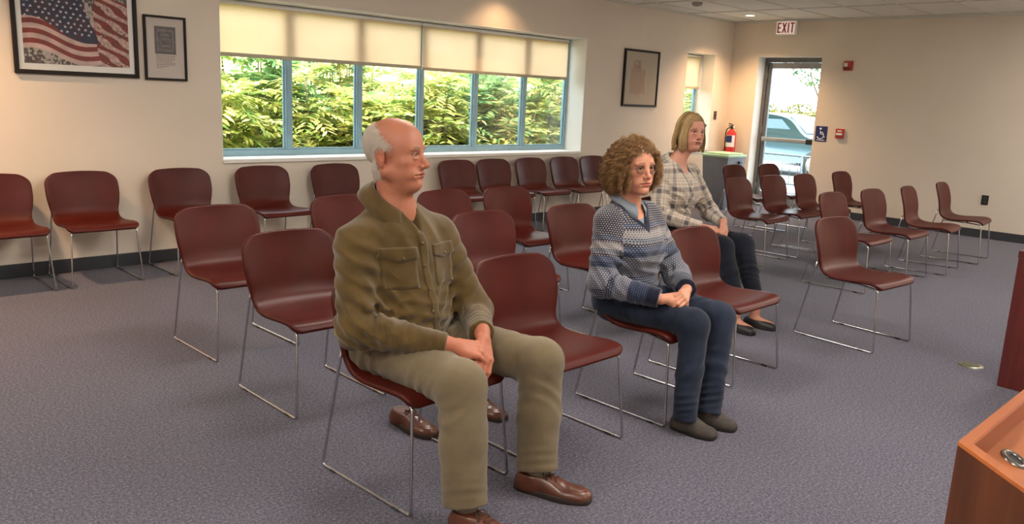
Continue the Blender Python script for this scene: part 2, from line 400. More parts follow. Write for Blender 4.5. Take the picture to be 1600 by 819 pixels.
# ------------------------------------------------------------------ stacking chairs
def chair_plastic():
    t = NT('maroon_plastic'); v = t.coord('Object'); n = t.noise(v, 5, 3); n2 = t.noise(v, 420, 2)
    oi = t.node('ShaderNodeObjectInfo'); 
    c = t.ramp(n, [(.3, srgb(66, 17, 10)), (.7, srgb(76, 22, 13))])
    hs = t.node('ShaderNodeHueSaturation'); t.link(c, hs.inputs['Color']); t.link(t.math('MULTIPLY_ADD', oi.outputs['Random'], .14, .93), hs.inputs['Value'])
    t.base(hs.outputs[0]); t.set(rough=.42, spec=.24); t.bump(n2, .1, .001); return t.m
M['chair'] = chair_plastic()
def chair_shell():
    prof = [(.236, .782), (.232, .75), (.220, .685), (.206, .62), (.192, .555), (.178, .50), (.150, .458), (.105, .436), (.045, .428), (-.03, .428), (-.11, .434), (-.18, .440), (-.225, .440), (-.252, .432), (-.268, .414)]
    hw = [.240, .244, .247, .246, .238, .228, .224, .226, .230, .233, .236, .238, .239, .239, .239]
    bow = [.024, .030, .036, .040, .040, .036, .026, .014, .009, .010, .010, .008, .004, 0, -.004]   # side edges come forward/up
    nu = 22
    pf = catmull(np.array(prof), 200); af = np.concatenate([[0], np.cumsum(np.linalg.norm(np.diff(pf, axis=0), axis=1))]); Lt = af[-1]
    ss = np.concatenate([Lt*.0+.075*(1-np.cos(np.linspace(0, PI/2, 9)[:-1])), np.linspace(.075, Lt-.04, 30)[:-1], Lt-.04*(1-np.sin(np.linspace(0, PI/2, 7)))]); nv = len(ss)
    pr = np.stack([np.interp(ss, af, pf[:, 0]), np.interp(ss, af, pf[:, 1])], 1)
    hf, bf = catmull(np.array(hw)[:, None], 200)[:, 0], catmull(np.array(bow)[:, None], 200)[:, 0]; H = np.interp(ss, af, hf); Bw = np.interp(ss, af, bf)
    for i, q in enumerate(ss):      # rounded corners at the top of the back and the front of the seat
        if q < .075: H[i] -= .075-math.sqrt(max(.075**2-(.075-q)**2, 0))
        if Lt-q < .04: H[i] -= .04-math.sqrt(max(.04**2-(.04-(Lt-q))**2, 0))
    T = np.gradient(pr, axis=0); T /= np.linalg.norm(T, axis=1)[:, None]
    N = np.stack([-T[:, 1], T[:, 0]], 1)
    if N[0][0] > 0: N = -N
    us = np.linspace(-1, 1, nu+1); us = np.sign(us)*np.abs(us)**.85
    P = np.zeros((nv, nu+1, 3)); arc = ss
    for i in range(nv):
        for j, u in enumerate(us):
            xx = u*H[i]; o = Bw[i]*(xx/.24)**2; s = arc[i]; dip = .016*(xx/.24)**2*max(0, 1-s/.3)
            q = min(max(s+dip, 0), Lt); yy = np.interp(q, af, pf[:, 0]); zz = np.interp(q, af, pf[:, 1])
            P[i, j] = (xx, yy+N[i, 0]*o, zz+N[i, 1]*o)
    # inside surface, then outside, with a rolled rim
    dv = np.gradient(P, axis=0); du = np.gradient(P, axis=1); Nn = np.cross(du, dv); Nn /= np.linalg.norm(Nn, axis=2)[..., None]+1e-9
    if Nn[nv//2+8, nu//2, 2] < 0: Nn = -Nn
    Q = P-Nn*.007
    n1 = nu+1; V = list(P.reshape(-1, 3))+list(Q.reshape(-1, 3)); off = nv*n1; F = []
    for i in range(nv-1):
        for j in range(nu):
            F.append((i*n1+j, i*n1+j+1, (i+1)*n1+j+1, (i+1)*n1+j)); F.append((off+i*n1+j, off+(i+1)*n1+j, off+(i+1)*n1+j+1, off+i*n1+j+1))
    # rim flange: loop round the border goes outwards a little and back
    ring = [(0, j) for j in range(nu)]+[(i, nu) for i in range(nv-1)]+[(nv-1, j) for j in range(nu, 0, -1)]+[(i, 0) for i in range(nv-1, 0, -1)]
    C = []
    RP = np.array([P[i, j] for i, j in ring]); RT = np.roll(RP, -1, 0)-np.roll(RP, 1, 0); cen = P.reshape(-1, 3).mean(0)
    RN = np.array([Nn[min(max(i, 1), nv-2), min(max(j, 1), nu-1)] for i, j in ring])
    for a, (i, j) in enumerate(ring):
        p = RP[a]; n = RN[a]; t = np.cross(RT[a], n); mid = P[min(max(i, 6), nv-7), nu//2]
        if t@(p-mid) < 0: t = -t
        t /= np.linalg.norm(t)+1e-9; C.append((p+t*.005-n*.002, p+t*.008-n*.008, p+t*.007-n*.018, p+t*.002-n*.018))
    base = len(V); m = len(ring)
    for k in range(4): V += [c[k] for c in C]
    idx = [[r[0]*n1+r[1] for r in ring]]+[[base+k*m+a for a in range(m)] for k in range(4)]+[[off+r[0]*n1+r[1] for r in ring]]
    for k in range(5):
        for a in range(m):
            b = (a+1) % m; F.append((idx[k][a], idx[k+1][a], idx[k+1][b], idx[k][b]))
    return np.array(V), F
def make_chair():
    root = empty('stacking_chair')
    V, F = chair_shell(); sh = mesh_np('seat_shell', V, F, M['chair'], root)
    bm = bmesh.new(); bm.from_mesh(sh.data); bmesh.ops.recalc_face_normals(bm, faces=bm.faces); bm.to_mesh(sh.data); bm.free()
    for s in (-1, 1):
        x = .236*s; r = .006
        path = round_path([(x-.012*s, .178, .520), (x-.006*s, .186, .455), (x+.012*s, .278, .0065), (x+.012*s, -.282, .0065), (x-.014*s, -.246, .402), (x*.82, -.12, .410), (x*.8, .12, .410)], .02)
        MB().tube(path, r, 8).build('side_frame', M['chrome'], root)
        for y in (.2, -.2): MB().bbox(x+.012*s-.009, y-.02, .0, x+.012*s+.009, y+.02, .010, .003, 1).build('foot_glide', M['black_plastic'], root)
    for y, z in ((-.1, .411), (.1, .411)): MB().tube([(-.19, y, z), (.19, y, z)], .006, 8).build('cross_bar', M['chrome'], root)
    return root
chair0 = make_chair(); chair_used = False
def place_chair(x, y, label, group, rz=0.0):
    global chair_used
    o = copy_tree(chair0) if chair_used else chair0
    chair_used = True
    o.location = (x, y, 0); o.rotation_euler = (0, 0, rz); tag(o, label, 'chair', group); return o
J = lambda a: random.uniform(-a, a)
WR = 'maroon chairs lined up along the window wall'
for x, lab in [(1.40, 'maroon chair against the window wall, cut off by the left edge of the picture'),
               (2.0, 'maroon chair against the window wall, directly below the flag picture'),
               (2.75, 'maroon chair against the window wall, just left of the window corner'),
               (3.48, 'maroon chair under the wide window, leftmost of those below the glass'),
               (4.22, 'maroon chair under the window, just behind the left shoulder of the older man'),
               (5.74, 'maroon chair under the window, just right of the older man\'s face'),
               (6.28, 'maroon chair under the window, second to the right of the older man\'s face'),
               (6.88, 'maroon chair under the right part of the window, after the gap'),
               (7.47, 'maroon chair below the right end of the window'),
               (8.02, 'maroon wall chair partly hidden by the curly hair')]:
    place_chair(x, 6.455, lab, WR, J(.02))
G3 = 'maroon chairs in the third row'
for x, y, lab in [(2.10, 4.37, 'leftmost maroon chair standing alone in the third row'), (3.02, 4.45, 'maroon chair peeking out just left of the older man\'s shoulder'),
               (3.86, 4.40, 'maroon chair just right of the older man\'s chin, in the third row'), (4.47, 4.36, 'third row maroon chair whose empty seat shows left of the curly haired woman')]:
    place_chair(x, y, lab, G3, J(.015))
G2 = 'maroon chairs in the second row'
for x, y, lab in [(2.03, 3.41, 'maroon chair directly behind and left of the older man'), (3.37, 3.44, 'second row maroon chair right of the older man\'s chest'),
               (4.16, 3.40, 'second row maroon chair directly behind the curly haired woman'), (5.12, 3.40, 'maroon chair on which the blonde woman sits')]:
    place_chair(x, y, lab, G2, J(.015))
G1 = 'maroon chairs in the front row'
for x, y, r, lab in [(1.89, 2.395, .03, 'maroon chair on which the older man sits'), (2.55, 2.33, 0, 'empty front row chair between the older man and the curly haired woman'),
               (3.31, 2.285, 0, 'maroon chair on which the curly haired woman sits'), (4.06, 2.37, .0, 'empty front row chair to the right of the curly haired woman'),
               (5.37, 2.11, -.09, 'empty maroon chair standing by itself in the open carpet')]:
    place_chair(x, y, lab, G1, r)
GR = 'maroon chairs in the far right group'
for x, y, lab in [(8.9, 4.95, 'farthest left maroon chair, beside the bin near the corner'), (9.6, 4.87, 'maroon chair directly in front of the glass door, at the back'),
               (7.33, 3.98, 'maroon chair right of the blonde woman, nearest to her'), (8.02, 3.97, 'maroon chair in front of the glass door, second from the blonde woman'),
               (8.6, 3.9, 'maroon chair just right of the glass door, in the middle row'), (9.5, 3.88, 'maroon chair at the right end of the middle far row'),
               (7.0, 2.86, 'maroon chair mostly hidden behind the lone front chair'), (7.72, 2.80, 'second maroon chair in the near far-right row'),
               (8.46, 2.735, 'third maroon chair in the near far-right row, seen nearly side on'), (9.42, 2.73, 'rightmost maroon chair, its seat pointing at the black outlet')]:
    place_chair(x, y, lab, GR, .1 if lab[0] in 'tr' else J(.03))
# ------------------------------------------------------------------ pictures on the window wall
def vcol_mat(name, rough=.6):
    t = NT(name); a = t.node('ShaderNodeVertexColor'); a.layer_name = 'Col'; t.base(a.outputs[0]); t.set(rough=rough); return t.m
def print_grid(name, w, h, nx, ny, fn, parent, y):
    """flat print in the xz plane, colours from fn(u, v) with v=0 at the bottom"""
    u, v = np.meshgrid(np.linspace(0, 1, nx), np.linspace(0, 1, ny)); C = fn(u, v)
    V = np.stack([(u-.5)*w, np.full_like(u, y), v*h], -1).reshape(-1, 3); i = np.arange(ny*nx).reshape(ny, nx)
    F = np.stack([i[:-1, :-1], i[:-1, 1:], i[1:, 1:], i[1:, :-1]], -1).reshape(-1, 4)
    o = mesh_np(name, V, F, vcol_mat(name+'_ink'), parent, smooth=False); at = o.data.color_attributes.new('Col', 'FLOAT_COLOR', 'POINT')
    at.data.foreach_set('color', np.concatenate([C.reshape(-1, 3), np.ones((nx*ny, 1))], 1).astype(np.float32).ravel()); return o
def vnoise(u, v, s, seed):
    r = np.random.RandomState(seed).rand(64, 64); x, y = u*s, v*s; i, j = np.floor(x).astype(int), np.floor(y).astype(int); a, b = x-i, y-j
    a = a*a*(3-2*a); b = b*b*(3-2*b); g = lambda p, q: r[p % 64, q % 64]
    return g(i, j)*(1-a)*(1-b)+g(i+1, j)*a*(1-b)+g(i, j+1)*(1-a)*b+g(i+1, j+1)*a*b
def picture(name, x0, x1, z0, z1, fw, label, mat_col=(.8, .78, .74)):
    w, h = x1-x0, z1-z0; t = empty(name, ((x0+x1)/2, YA, z0), 0, label, 'picture')
    for n, q in (('frame_rail', (-w/2, 0, w/2, fw)), ('frame_rail', (-w/2, h-fw, w/2, h)), ('frame_stile', (-w/2, fw, -w/2+fw, h-fw)), ('frame_stile', (w/2-fw, fw, w/2, h-fw))):
        MB().bbox(q[0], -.032, q[1], q[2], -.002, q[3], .004, 2).build(n, M['black_frame'], t)
    MB().box(-w/2+fw, -.014, fw, w/2-fw, -.004, h-fw).build('mat_board', plain(name+'_mat', mat_col, .8, 0, .02), t)
    MB().box(-w/2+fw*.9, -.024, fw*.9, w/2-fw*.9, -.022, h-fw*.9).build('glazing', M['pic_glass'], t)
    return t
M['pic_glass'] = glass_mat('picture_glass', (1, 1, 1), .03)
t = picture('framed_flag_picture', 1.632, 2.496, 1.497, 2.19, .03, 'black framed picture of a waving striped flag on the window wall')
def flag(u, v):
    A = lambda c: np.array(srgb(*c))
    n = vnoise(u, v, 14, 1); n2 = vnoise(u*1.6, v, 40, 2)
    bg = np.where((n*.5+n2*.5 > .52)[..., None], A((168, 158, 150)), A((92, 84, 82)))+((n2-.5)*.12)[..., None]
    wave = .035*np.sin(u*9+.4)+.05*np.cos(u*5-.3)-.10*(u-.1)
    s = (v-.06-wave-.05)/.062; k = np.floor(s).astype(int)
    red = A((128, 40, 34)); wh = A((206, 176, 166)); st_ = np.where((k % 2 == 1)[..., None], red, wh)*(.72+.5*n[..., None]*.8)
    C = np.where(((k >= 0) & (k < 9) & (u < .83-.5*np.maximum(0, v-.42)))[..., None], st_, bg)
    # folded fly end
    s2 = (v+.75*(u-.7)-.1+.02*np.sin(v*30))/.075; k2 = np.floor(s2).astype(int); f2 = np.where((k2 % 2 == 0)[..., None], A((122, 40, 30)), A((190, 158, 146)))*(.6+.7*n2[..., None])
    C = np.where(((u > .66+.12*np.maximum(0, .45-v)) & (v < .98-.35*(u-.6)) & (v > .0))[..., None] & (n2 > .12)[..., None], f2, C)
    cant = (v > .50-.13*u+wave*1.2) & (u < .64+.06*np.sin(v*6)) & (v < .97)
    blue = np.where((n > .62)[..., None], A((58, 40, 58)), A((36, 40, 66)))*(.7+.6*n2[..., None]); C = np.where(cant[..., None], blue, C)
    r = np.random.RandomState(5)
    for i in range(10):
        for j in range(8):
            cu, cv = .03+i*.064+(.032 if j % 2 else 0)+r.uniform(-.008, .008), .47+j*.062-.09*(i/10)+r.uniform(-.008, .008)
            a = np.arctan2(v-cv, u-cu); d = np.hypot((u-cu)*1.25, v-cv); st = d < .0125*(1+.45*np.cos(5*(a-PI/2+r.uniform(-.5, .5))))
            C = np.where((st & cant)[..., None], A((206, 200, 208)), C)
    top = v > .97; C = np.where(top[..., None], bg, C)
    return np.clip(C, .005, .9)
pr = print_grid('flag_print', .73, .565, 260, 200, flag, t, -.0155); pr.location.z = .075
t = picture('framed_document', 2.545, 2.879, 1.491, 1.992, .017, 'narrow black framed document with a dark photo above lines of text', srgb(196, 186, 178))
def photo(u, v):
    a = np.maximum(np.abs(u-.5), np.abs(v-.5)*1.0); n = vnoise(u, v, 12, 4); n2 = vnoise(u, v, 30, 6)
    g = .10+.10*n+.06*n2+.10*((np.abs(a-.36) < .03) | (np.abs(a-.2) < .02))+.12*((np.abs(v-.3) < .02) & (np.abs(u-.52) < .2))+.12*((np.abs(v-.55) < .02) & (np.abs(u-.55) < .2))
    return np.stack([g*.62, g*.54, g*.55], -1)
pr = print_grid('photo_print', .168, .215, 80, 90, photo, t, -.0155); pr.location.z = .205
for i in range(8):
    wd = (.15, .145, .15, .14, .15, .147, .11, .06)[i]; z = .19-.0135*i
    b = MB(); q = -.075
    r = random.Random(i)
    while q < -.075+wd-.012:
        l = r.uniform(.008, .024); l = min(l, -.075+wd-q); b.box(q, -.0155, z, q+l, -.0143, z+.0035); q += l+.005
    tl = b.build('text_line', M['black_frame'], t); tl['kind'] = 'stuff'
t = picture('framed_map', 8.648, 9.412, 1.42, 2.16, .028, 'black framed faded map on the wall between the two windows', srgb(190, 176, 158))
def mapf(u, v):
    A = lambda c: np.array(srgb(*c)); n = vnoise(u, v, 5, 8); n2 = vnoise(u, v, 22, 9); C = A((192, 180, 160))*np.ones(u.shape+(1,))
    land = (np.abs(u-.40-.05*(n-.5)) < .26) & (np.abs(v-.45-.12*(n2-.5)) < .27); C = np.where(land[..., None], A((182, 150, 128)), C)
    ring = ((np.abs(np.abs(u-.40-.05*(n-.5))-.26) < .008) & (np.abs(v-.45) < .27)); C = np.where(ring[..., None], A((214, 200, 176)), C)
    ln = np.abs(n2-.5) < .035; C = np.where(ln[..., None], C*.9, C); ln = (np.abs(n-.5) < .02) & land; C = np.where(ln[..., None], A((150, 116, 96)), C)
    return C
pr = print_grid('map_print', .66, .64, 130, 130, mapf, t, -.0155); pr.location.z = .05

# ------------------------------------------------------------------ small fittings
# exit sign hung from the ceiling
M['exit_face'] = emis('exit_face', (1, .72, .62), .3); M['exit_red'] = plain('exit_red', (.35, .02, .015), .5)
t = empty('exit_sign', (11.12, 5.83, 2.505), 0, 'red and white EXIT sign above the glass door', 'exit sign')
MB().bbox(-.03, -.15, 0, .03, .15, .195, .006).build('housing', M['white_plastic'], t)
MB().bbox(-.034, -.138, .012, -.0295, .138, .183, .002, 1).build('face_panel', M['exit_face'], t)
MB().lathe([(.012, .19), (.012, .21), (.05, .212), (.05, .2205)], n=20).build('ceiling_mount', M['white_plastic'], t)
def strokes(L, y, z, h, w, th):
    o = []
    if L == 'E': o = [(0, 0, th, h), (th, 0, w, th), (th, h/2-th/2, w*.85, h/2+th/2), (th, h-th, w, h)]
    if L == 'I': o = [(w/2-th/2, 0, w/2+th/2, h)]
    if L == 'T': o = [(0, h-th, w, h), (w/2-th/2, 0, w/2+th/2, h-th)]
    return o
yy = .125
for L in 'EXIT':
    w = {'E': .056, 'X': .07, 'I': .026, 'T': .062}[L]; m = MB(); h = .14
    if L == 'X':
        for sg in (0, 1):
            a, b = (0, w-.02) if sg == 0 else (w-.02, 0)
            m.poly([(-.0365, yy-a, .028), (-.0365, yy-a-.02, .028), (-.0365, yy-b-.02, .028+h), (-.0365, yy-b, .028+h)], (.003, 0, 0))
    else:
        for (a, c, b, e) in strokes(L, 0, 0, h, w, .019): m.box(-.0365, yy-b, .028+c, -.0335, yy-a, .028+e)
    o = m.build('letter_'+L.lower(), M['exit_red'], t); yy -= w+.014
# fire alarm strobe, pull station, accessibility sign, outlet on the right wall
M['lens'] = plain('strobe_lens', (.7, .66, .6), .15)
t = empty('fire_alarm_strobe', (XB, 4.956, 2.03), 0, 'red fire alarm strobe high on the wall right of the door', 'fire alarm')
MB().bbox(-.012, -.062, 0, 0, .062, .13, .004).build('back_plate', M['red_plastic'], t); MB().bbox(-.05, -.055, .008, -.012, .055, .122, .008).build('housing', M['red_plastic'], t)
MB().bbox(-.066, -.005, .05, -.048, .04, .1, .006).build('flash_lens', M['lens'], t)
for k in range(4): MB().box(-.0525, -.045, .016+k*.008, -.0495, .045, .02+k*.008).build('grille_slot', M['black_plastic'], t)
t = empty('fire_pull_station', (XB, 4.955, 1.105), 0, 'small red fire alarm pull box beside the blue sign', 'fire alarm')
MB().bbox(-.035, -.058, 0, 0, .058, .135, .006).build('housing', M['red_plastic'], t); MB().bbox(-.05, -.042, .045, -.034, .042, .075, .005).build('pull_handle', M['white_plastic'], t); MB().box(-.0362, -.03, .095, -.0345, .03, .112).build('nameplate', M['white_plastic'], t)
M['sign_blue'] = plain('sign_blue', srgb(24, 36, 96), .4); M['sign_white'] = plain('sign_white', (.75, .76, .8), .5)
t = empty('accessible_sign', (XB, 5.23, 1.045), 0, 'blue accessibility sign with a white wheelchair symbol beside the door', 'sign')
MB().bbox(-.006, -.085, 0, 0, .085, .215, .002, 1).build('sign_plate', M['sign_blue'], t)
s = MB(); xs_ = -.0085
s.lathe([(.016, xs_), (.016, -.0055)], (0, .012, .178), 16, 'x')
s.tube([(xs_, .012, .15), (xs_, .008, .105), (xs_, -.032, .105), (xs_, -.048, .062), (xs_, -.062, .068)], .0075, 6); s.tube([(xs_, .01, .132), (xs_, -.024, .132)], .006, 6)
s.tube([(xs_, .006+.048*math.cos(a), .085+.048*math.sin(a)) for a in np.linspace(.5*PI, 1.88*PI, 16)], .0065, 6); o = s.build('wheelchair_symbol', M['sign_white'], t); o['kind'] = 'stuff'
MB().box(-.0075, -.06, .016, -.0055, .06, .026).build('lettering_bar', M['sign_white'], t)
t = empty('wall_outlet', (XB, 3.023, .415), 0, 'black power outlet low on the right wall', 'outlet')
MB().bbox(-.007, -.04, 0, 0, .04, .12, .002).build('cover_plate', M['black_plastic'], t)
for z in (.022, .07): MB().bbox(-.0095, -.017, z, -.0065, .017, z+.03, .002, 1).build('socket', plain('socket_grey', (.05, .05, .052), .5), t)
t = empty('light_switch', (10.97, YA, 1.27), 0, 'brown light switch between the small window and the corner', 'switch')
MB().bbox(-.038, -.007, 0, .038, 0, .125, .002).build('cover_plate', plain('switch_brown', (.07, .035, .02), .45), t); MB().bbox(-.006, -.018, .052, .006, -.006, .072, .002, 1).build('toggle', M['black_plastic'], t)
t = empty('smoke_detector', (9.0, 5.95, ZC), 0, 'white round smoke detector on the ceiling near the window wall', 'smoke detector')
MB().lathe([(.065, .004), (.065, -.012), (.058, -.03), (.035, -.042), (.0, -.044)], n=28, cap=False).build('housing', plain('detector_grey', (.3, .28, .24), .5), t)
MB().lathe([(.0, -.0465), (.012, -.046), (.013, -.04)], n=12, cap=False).build('test_button', M['grey_metal'], t)
# fire extinguisher
t = empty('fire_extinguisher', (XB-.095, 6.60, .70), 0, 'red fire extinguisher with a white and blue label beside the door', 'fire extinguisher')
EXR = plain('extinguisher_red', (.55, .015, .015), .25, 0, .03, coat=.4)
MB().lathe([(.0, .0), (.06, .004), (.072, .02), (.074, .06), (.074, .34), (.066, .385), (.04, .415), (.024, .425), (.022, .44)], n=32, cap=False).build('cylinder', EXR, t)
lab = MB(); V = []; n = 18
for i in range(n+1):
    a = PI+.1+(-1.25+2.5*i/n)
    for z in (.17, .345): V.append((.0752*math.cos(a), .0752*math.sin(a), z))
lab.add(V, [(2*i, 2*i+2, 2*i+3, 2*i+1) for i in range(n)], True); lab.build('paper_label', M['sign_white'], t)
lab = MB(); V = []
for i in range(n+1):
    a = PI+.1+(-.9+1.5*i/n)
    for z in (.235, .34): V.append((.0762*math.cos(a), .0762*math.sin(a), z))
lab.add(V, [(2*i, 2*i+2, 2*i+3, 2*i+1) for i in range(n)], True); lab.build('blue_panel', M['sign_blue'], t)
v = MB(); v.lathe([(.022, .44), (.026, .445), (.026, .475), (.014, .48)], n=16); v.build('valve', M['black_plastic'], t)
MB().bbox(-.09, -.012, .478, .03, .012, .492, .004).build('carry_handle', M['black_plastic'], t); MB().poly([(-.09, -.01, .51), (.02, -.01, .495), (.02, -.01, .505), (-.09, -.01, .525)], (0, .02, 0)).build('squeeze_lever', M['black_plastic'], t)
MB().lathe([(.018, -.03), (.018, -.04), (.0, -.04)], (0, 0, .46), 14, 'y', cap=False).build('pressure_gauge', M['white_plastic'], t)
MB().tube(round_path([(-.02, .02, .46), (-.06, .05, .44), (-.04, .078, .36), (-.02, .083, .1)], .05), .009, 8).build('hose', M['black_plastic'], t)
MB().bbox(.062, -.03, .2, .095, .03, .4, .004).build('wall_bracket', M['grey_metal'], t)
# recycling bin in the corner
t = empty('recycling_bin', (10.62, 6.33, 0), 0, 'grey blue bin with a pale green top in the far corner', 'bin')
BG = plain('bin_grey', srgb(120, 128, 138), .5, 0, .04); GG = plain('bin_green', srgb(168, 200, 164), .45, 0, .04)
m = MB(); q0 = [(-.2, -.17), (.2, -.17), (.2, .17), (-.2, .17)]; q1 = [(-.25, -.21), (.25, -.21), (.25, .21), (-.25, .21)]
V = [(*q, .0) for q in q0]+[(*q, .76) for q in q1]+[(q[0]*.94, q[1]*.94, .76) for q in q1]+[(q[0]*.9, q[1]*.9, .02) for q in q0]
F = [(0, 3, 2, 1)]+[(i, (i+1) % 4, 4+(i+1) % 4, 4+i) for i in range(4)]+[(4+i, 4+(i+1) % 4, 8+(i+1) % 4, 8+i) for i in range(4)]+[(8+i, 8+(i+1) % 4, 12+(i+1) % 4, 12+i) for i in range(4)]+[(12, 13, 14, 15)]
m.add(V, F); m.build('body', BG, t); m = MB(); m.bbox(-.262, -.222, .752, .262, .222, .79, .01); m.build('lid', GG, t); m = MB(); m.bbox(-.22, -.18, .79, .22, .18, .815, .012); m.build('lid_crown', GG, t)
MB().bbox(.04, -.235, .66, .12, -.205, .7, .008).build('handle', M['black_plastic'], t)
# floor box cover on the carpet
t = empty('floor_outlet_cover', (5.38, 1.37, 0), .3, 'small oval metal floor box cover set in the carpet', 'floor outlet')
MB().lathe([(.0, .004), (.055, .004), (.068, .003), (.072, 0)], n=32, cap=False).build('cover_disc', plain('brass_olive', srgb(104, 104, 84), .35, .6), t)
MB().lathe([(.05, .0045), (.058, .0055), (.06, .004)], n=32, cap=False).build('rim', plain('rim_metal', (.45, .45, .4), .25, .9), t)

# ------------------------------------------------------------------ dark panel furniture and lectern at the right
MAH = wood('mahogany_veneer', srgb(62, 18, 16), srgb(98, 32, 26), 1, 'z', .35, .35)
t = empty('dark_wood_desk', (5.09, 1.15, 0), -.06, 'dark red wooden desk end cut off by the right edge', 'desk')
MB().bbox(.0, -1.8, .0, .03, .0, .745, .003).build('end_panel', MAH, t); MB().bbox(.03, -.03, .0, .75, -.002, .745, .003).build('modesty_panel', MAH, t)
MB().bbox(-.002, -1.84, .745, .8, .004, .785, .003).build('desk_top', MAH, t); MB().bbox(.72, -1.8, .0, .75, -.03, .745, .003).build('end_panel', MAH, t)
OAK = wood('oak_veneer_side', srgb(66, 33, 18), srgb(100, 54, 28), .8, 'z', .4, .2); OAT = wood('oak_veneer_top', srgb(160, 84, 38), srgb(190, 110, 56), .8, 'x', .35, .2); OAR = wood('oak_recess', srgb(138, 66, 28), srgb(160, 82, 38), .8, 'x', .4, .1)
t = empty('lectern', (1.077, .274, 0), 0, 'orange brown wooden lectern with a sloping recessed top', 'lectern')
LW, LD, sl = .66, .50, .43     # width, depth, slope
zt = lambda y, off=0: 1.1+y*sl+off
def slab(n, x0, x1, ya, yb, o0, o1, mat):
    m = MB(); V = [(x, y, zt(y, o)) for o in (o0, o1) for y in (ya, yb) for x in (x0, x1)]
    m.add(V, [(0, 2, 3, 1), (4, 5, 7, 6), (0, 1, 5, 4), (2, 6, 7, 3), (0, 4, 6, 2), (1, 3, 7, 5)]); return m.build(n, mat, t)
def side(x0, x1, n):
    m = MB(); m.poly([(x0, 0, 0), (x0, -LD, 0), (x0, -LD, zt(-LD, -.005)), (x0, 0, zt(0, -.005))], (x1-x0, 0, 0)); return m.build(n, OAK, t)
side(.0, .018, 'side_panel'); side(LW-.018, LW, 'side_panel')
MB().box(.018, -.02, 0, LW-.018, -.002, zt(-.02, -.052)).build('front_panel', OAK, t); MB().box(.018, -LD+.02, .6, LW-.018, -.02, .62).build('shelf', OAK, t)
RB, RT_ = .021, .011
slab('rim_board', 0, LW, -RT_, 0, -.005, .0, OAT); slab('rim_board', 0, LW, -LD, -LD+RB, -.005, .0, OAT); slab('rim_board', 0, RB, -LD+RB, -RT_, -.005, .0, OAT); slab('rim_board', LW-RB, LW, -LD+RB, -RT_, -.005, .0, OAT)
slab('recess_wall', RB, LW-RB, -RT_-.002, -RT_, -.05, -.0005, OAR); slab('recess_wall', RB, RB+.003, -LD+RB, -RT_-.002, -.05, -.0055, OAR)
slab('reading_surface', RB, LW-RB, -LD+RB, -RT_-.002, -.05, -.031, OAT)
g = empty('cable_grommet', (.0, 0, 0), 0, parent=t); bpy.data.objects.remove(g)
gx_, gy_ = .122, -.038
Mr = Matrix.Translation((gx_, gy_, zt(gy_, -.0305)))@Matrix.Rotation(math.atan(sl), 4, 'X')
o = MB().lathe([(.0115, .0), (.0125, .003), (.0165, .003), (.018, .0)], n=28, cap=False).build('grommet_ring', plain('ring_bronze', (.22, .2, .18), .25, .8), t); o.matrix_local = Mr
o = MB().lathe([(.0, .0006), (.0125, .0008)], n=28, cap=False).build('grommet_hole', M['black_plastic'], t); o.matrix_local = Mr
# ------------------------------------------------------------------ outside
def leaf_mat(name, stops, trans=.55):
    t = NT(name); g = t.node('ShaderNodeNewGeometry'); c = t.ramp(g.outputs['Random Per Island'], stops)
    d = t.node('ShaderNodeBsdfDiffuse'); tl = t.node('ShaderNodeBsdfTranslucent'); t.link(c, d.inputs[0]); t.link(c, tl.inputs[0])
    m = t.node('ShaderNodeMixShader'); m.inputs[0].default_value = trans; t.link(d.outputs[0], m.inputs[1]); t.link(tl.outputs[0], m.inputs[2]); t.link(m.outputs[0], t.out.inputs[0]); return t.m
def grass_mat(name, a, b):
    t = NT(name); v = t.coord('Object'); n = t.noise(v, 3, 4, .7); n2 = t.noise(v, 40, 3); t.base(t.ramp(t.math('MULTIPLY_ADD', n2, .5, t.math('MULTIPLY', n, .5)), [(.35, a), (.65, b)])); t.set(rough=.9); t.bump(n2, .6, .05); return t.m
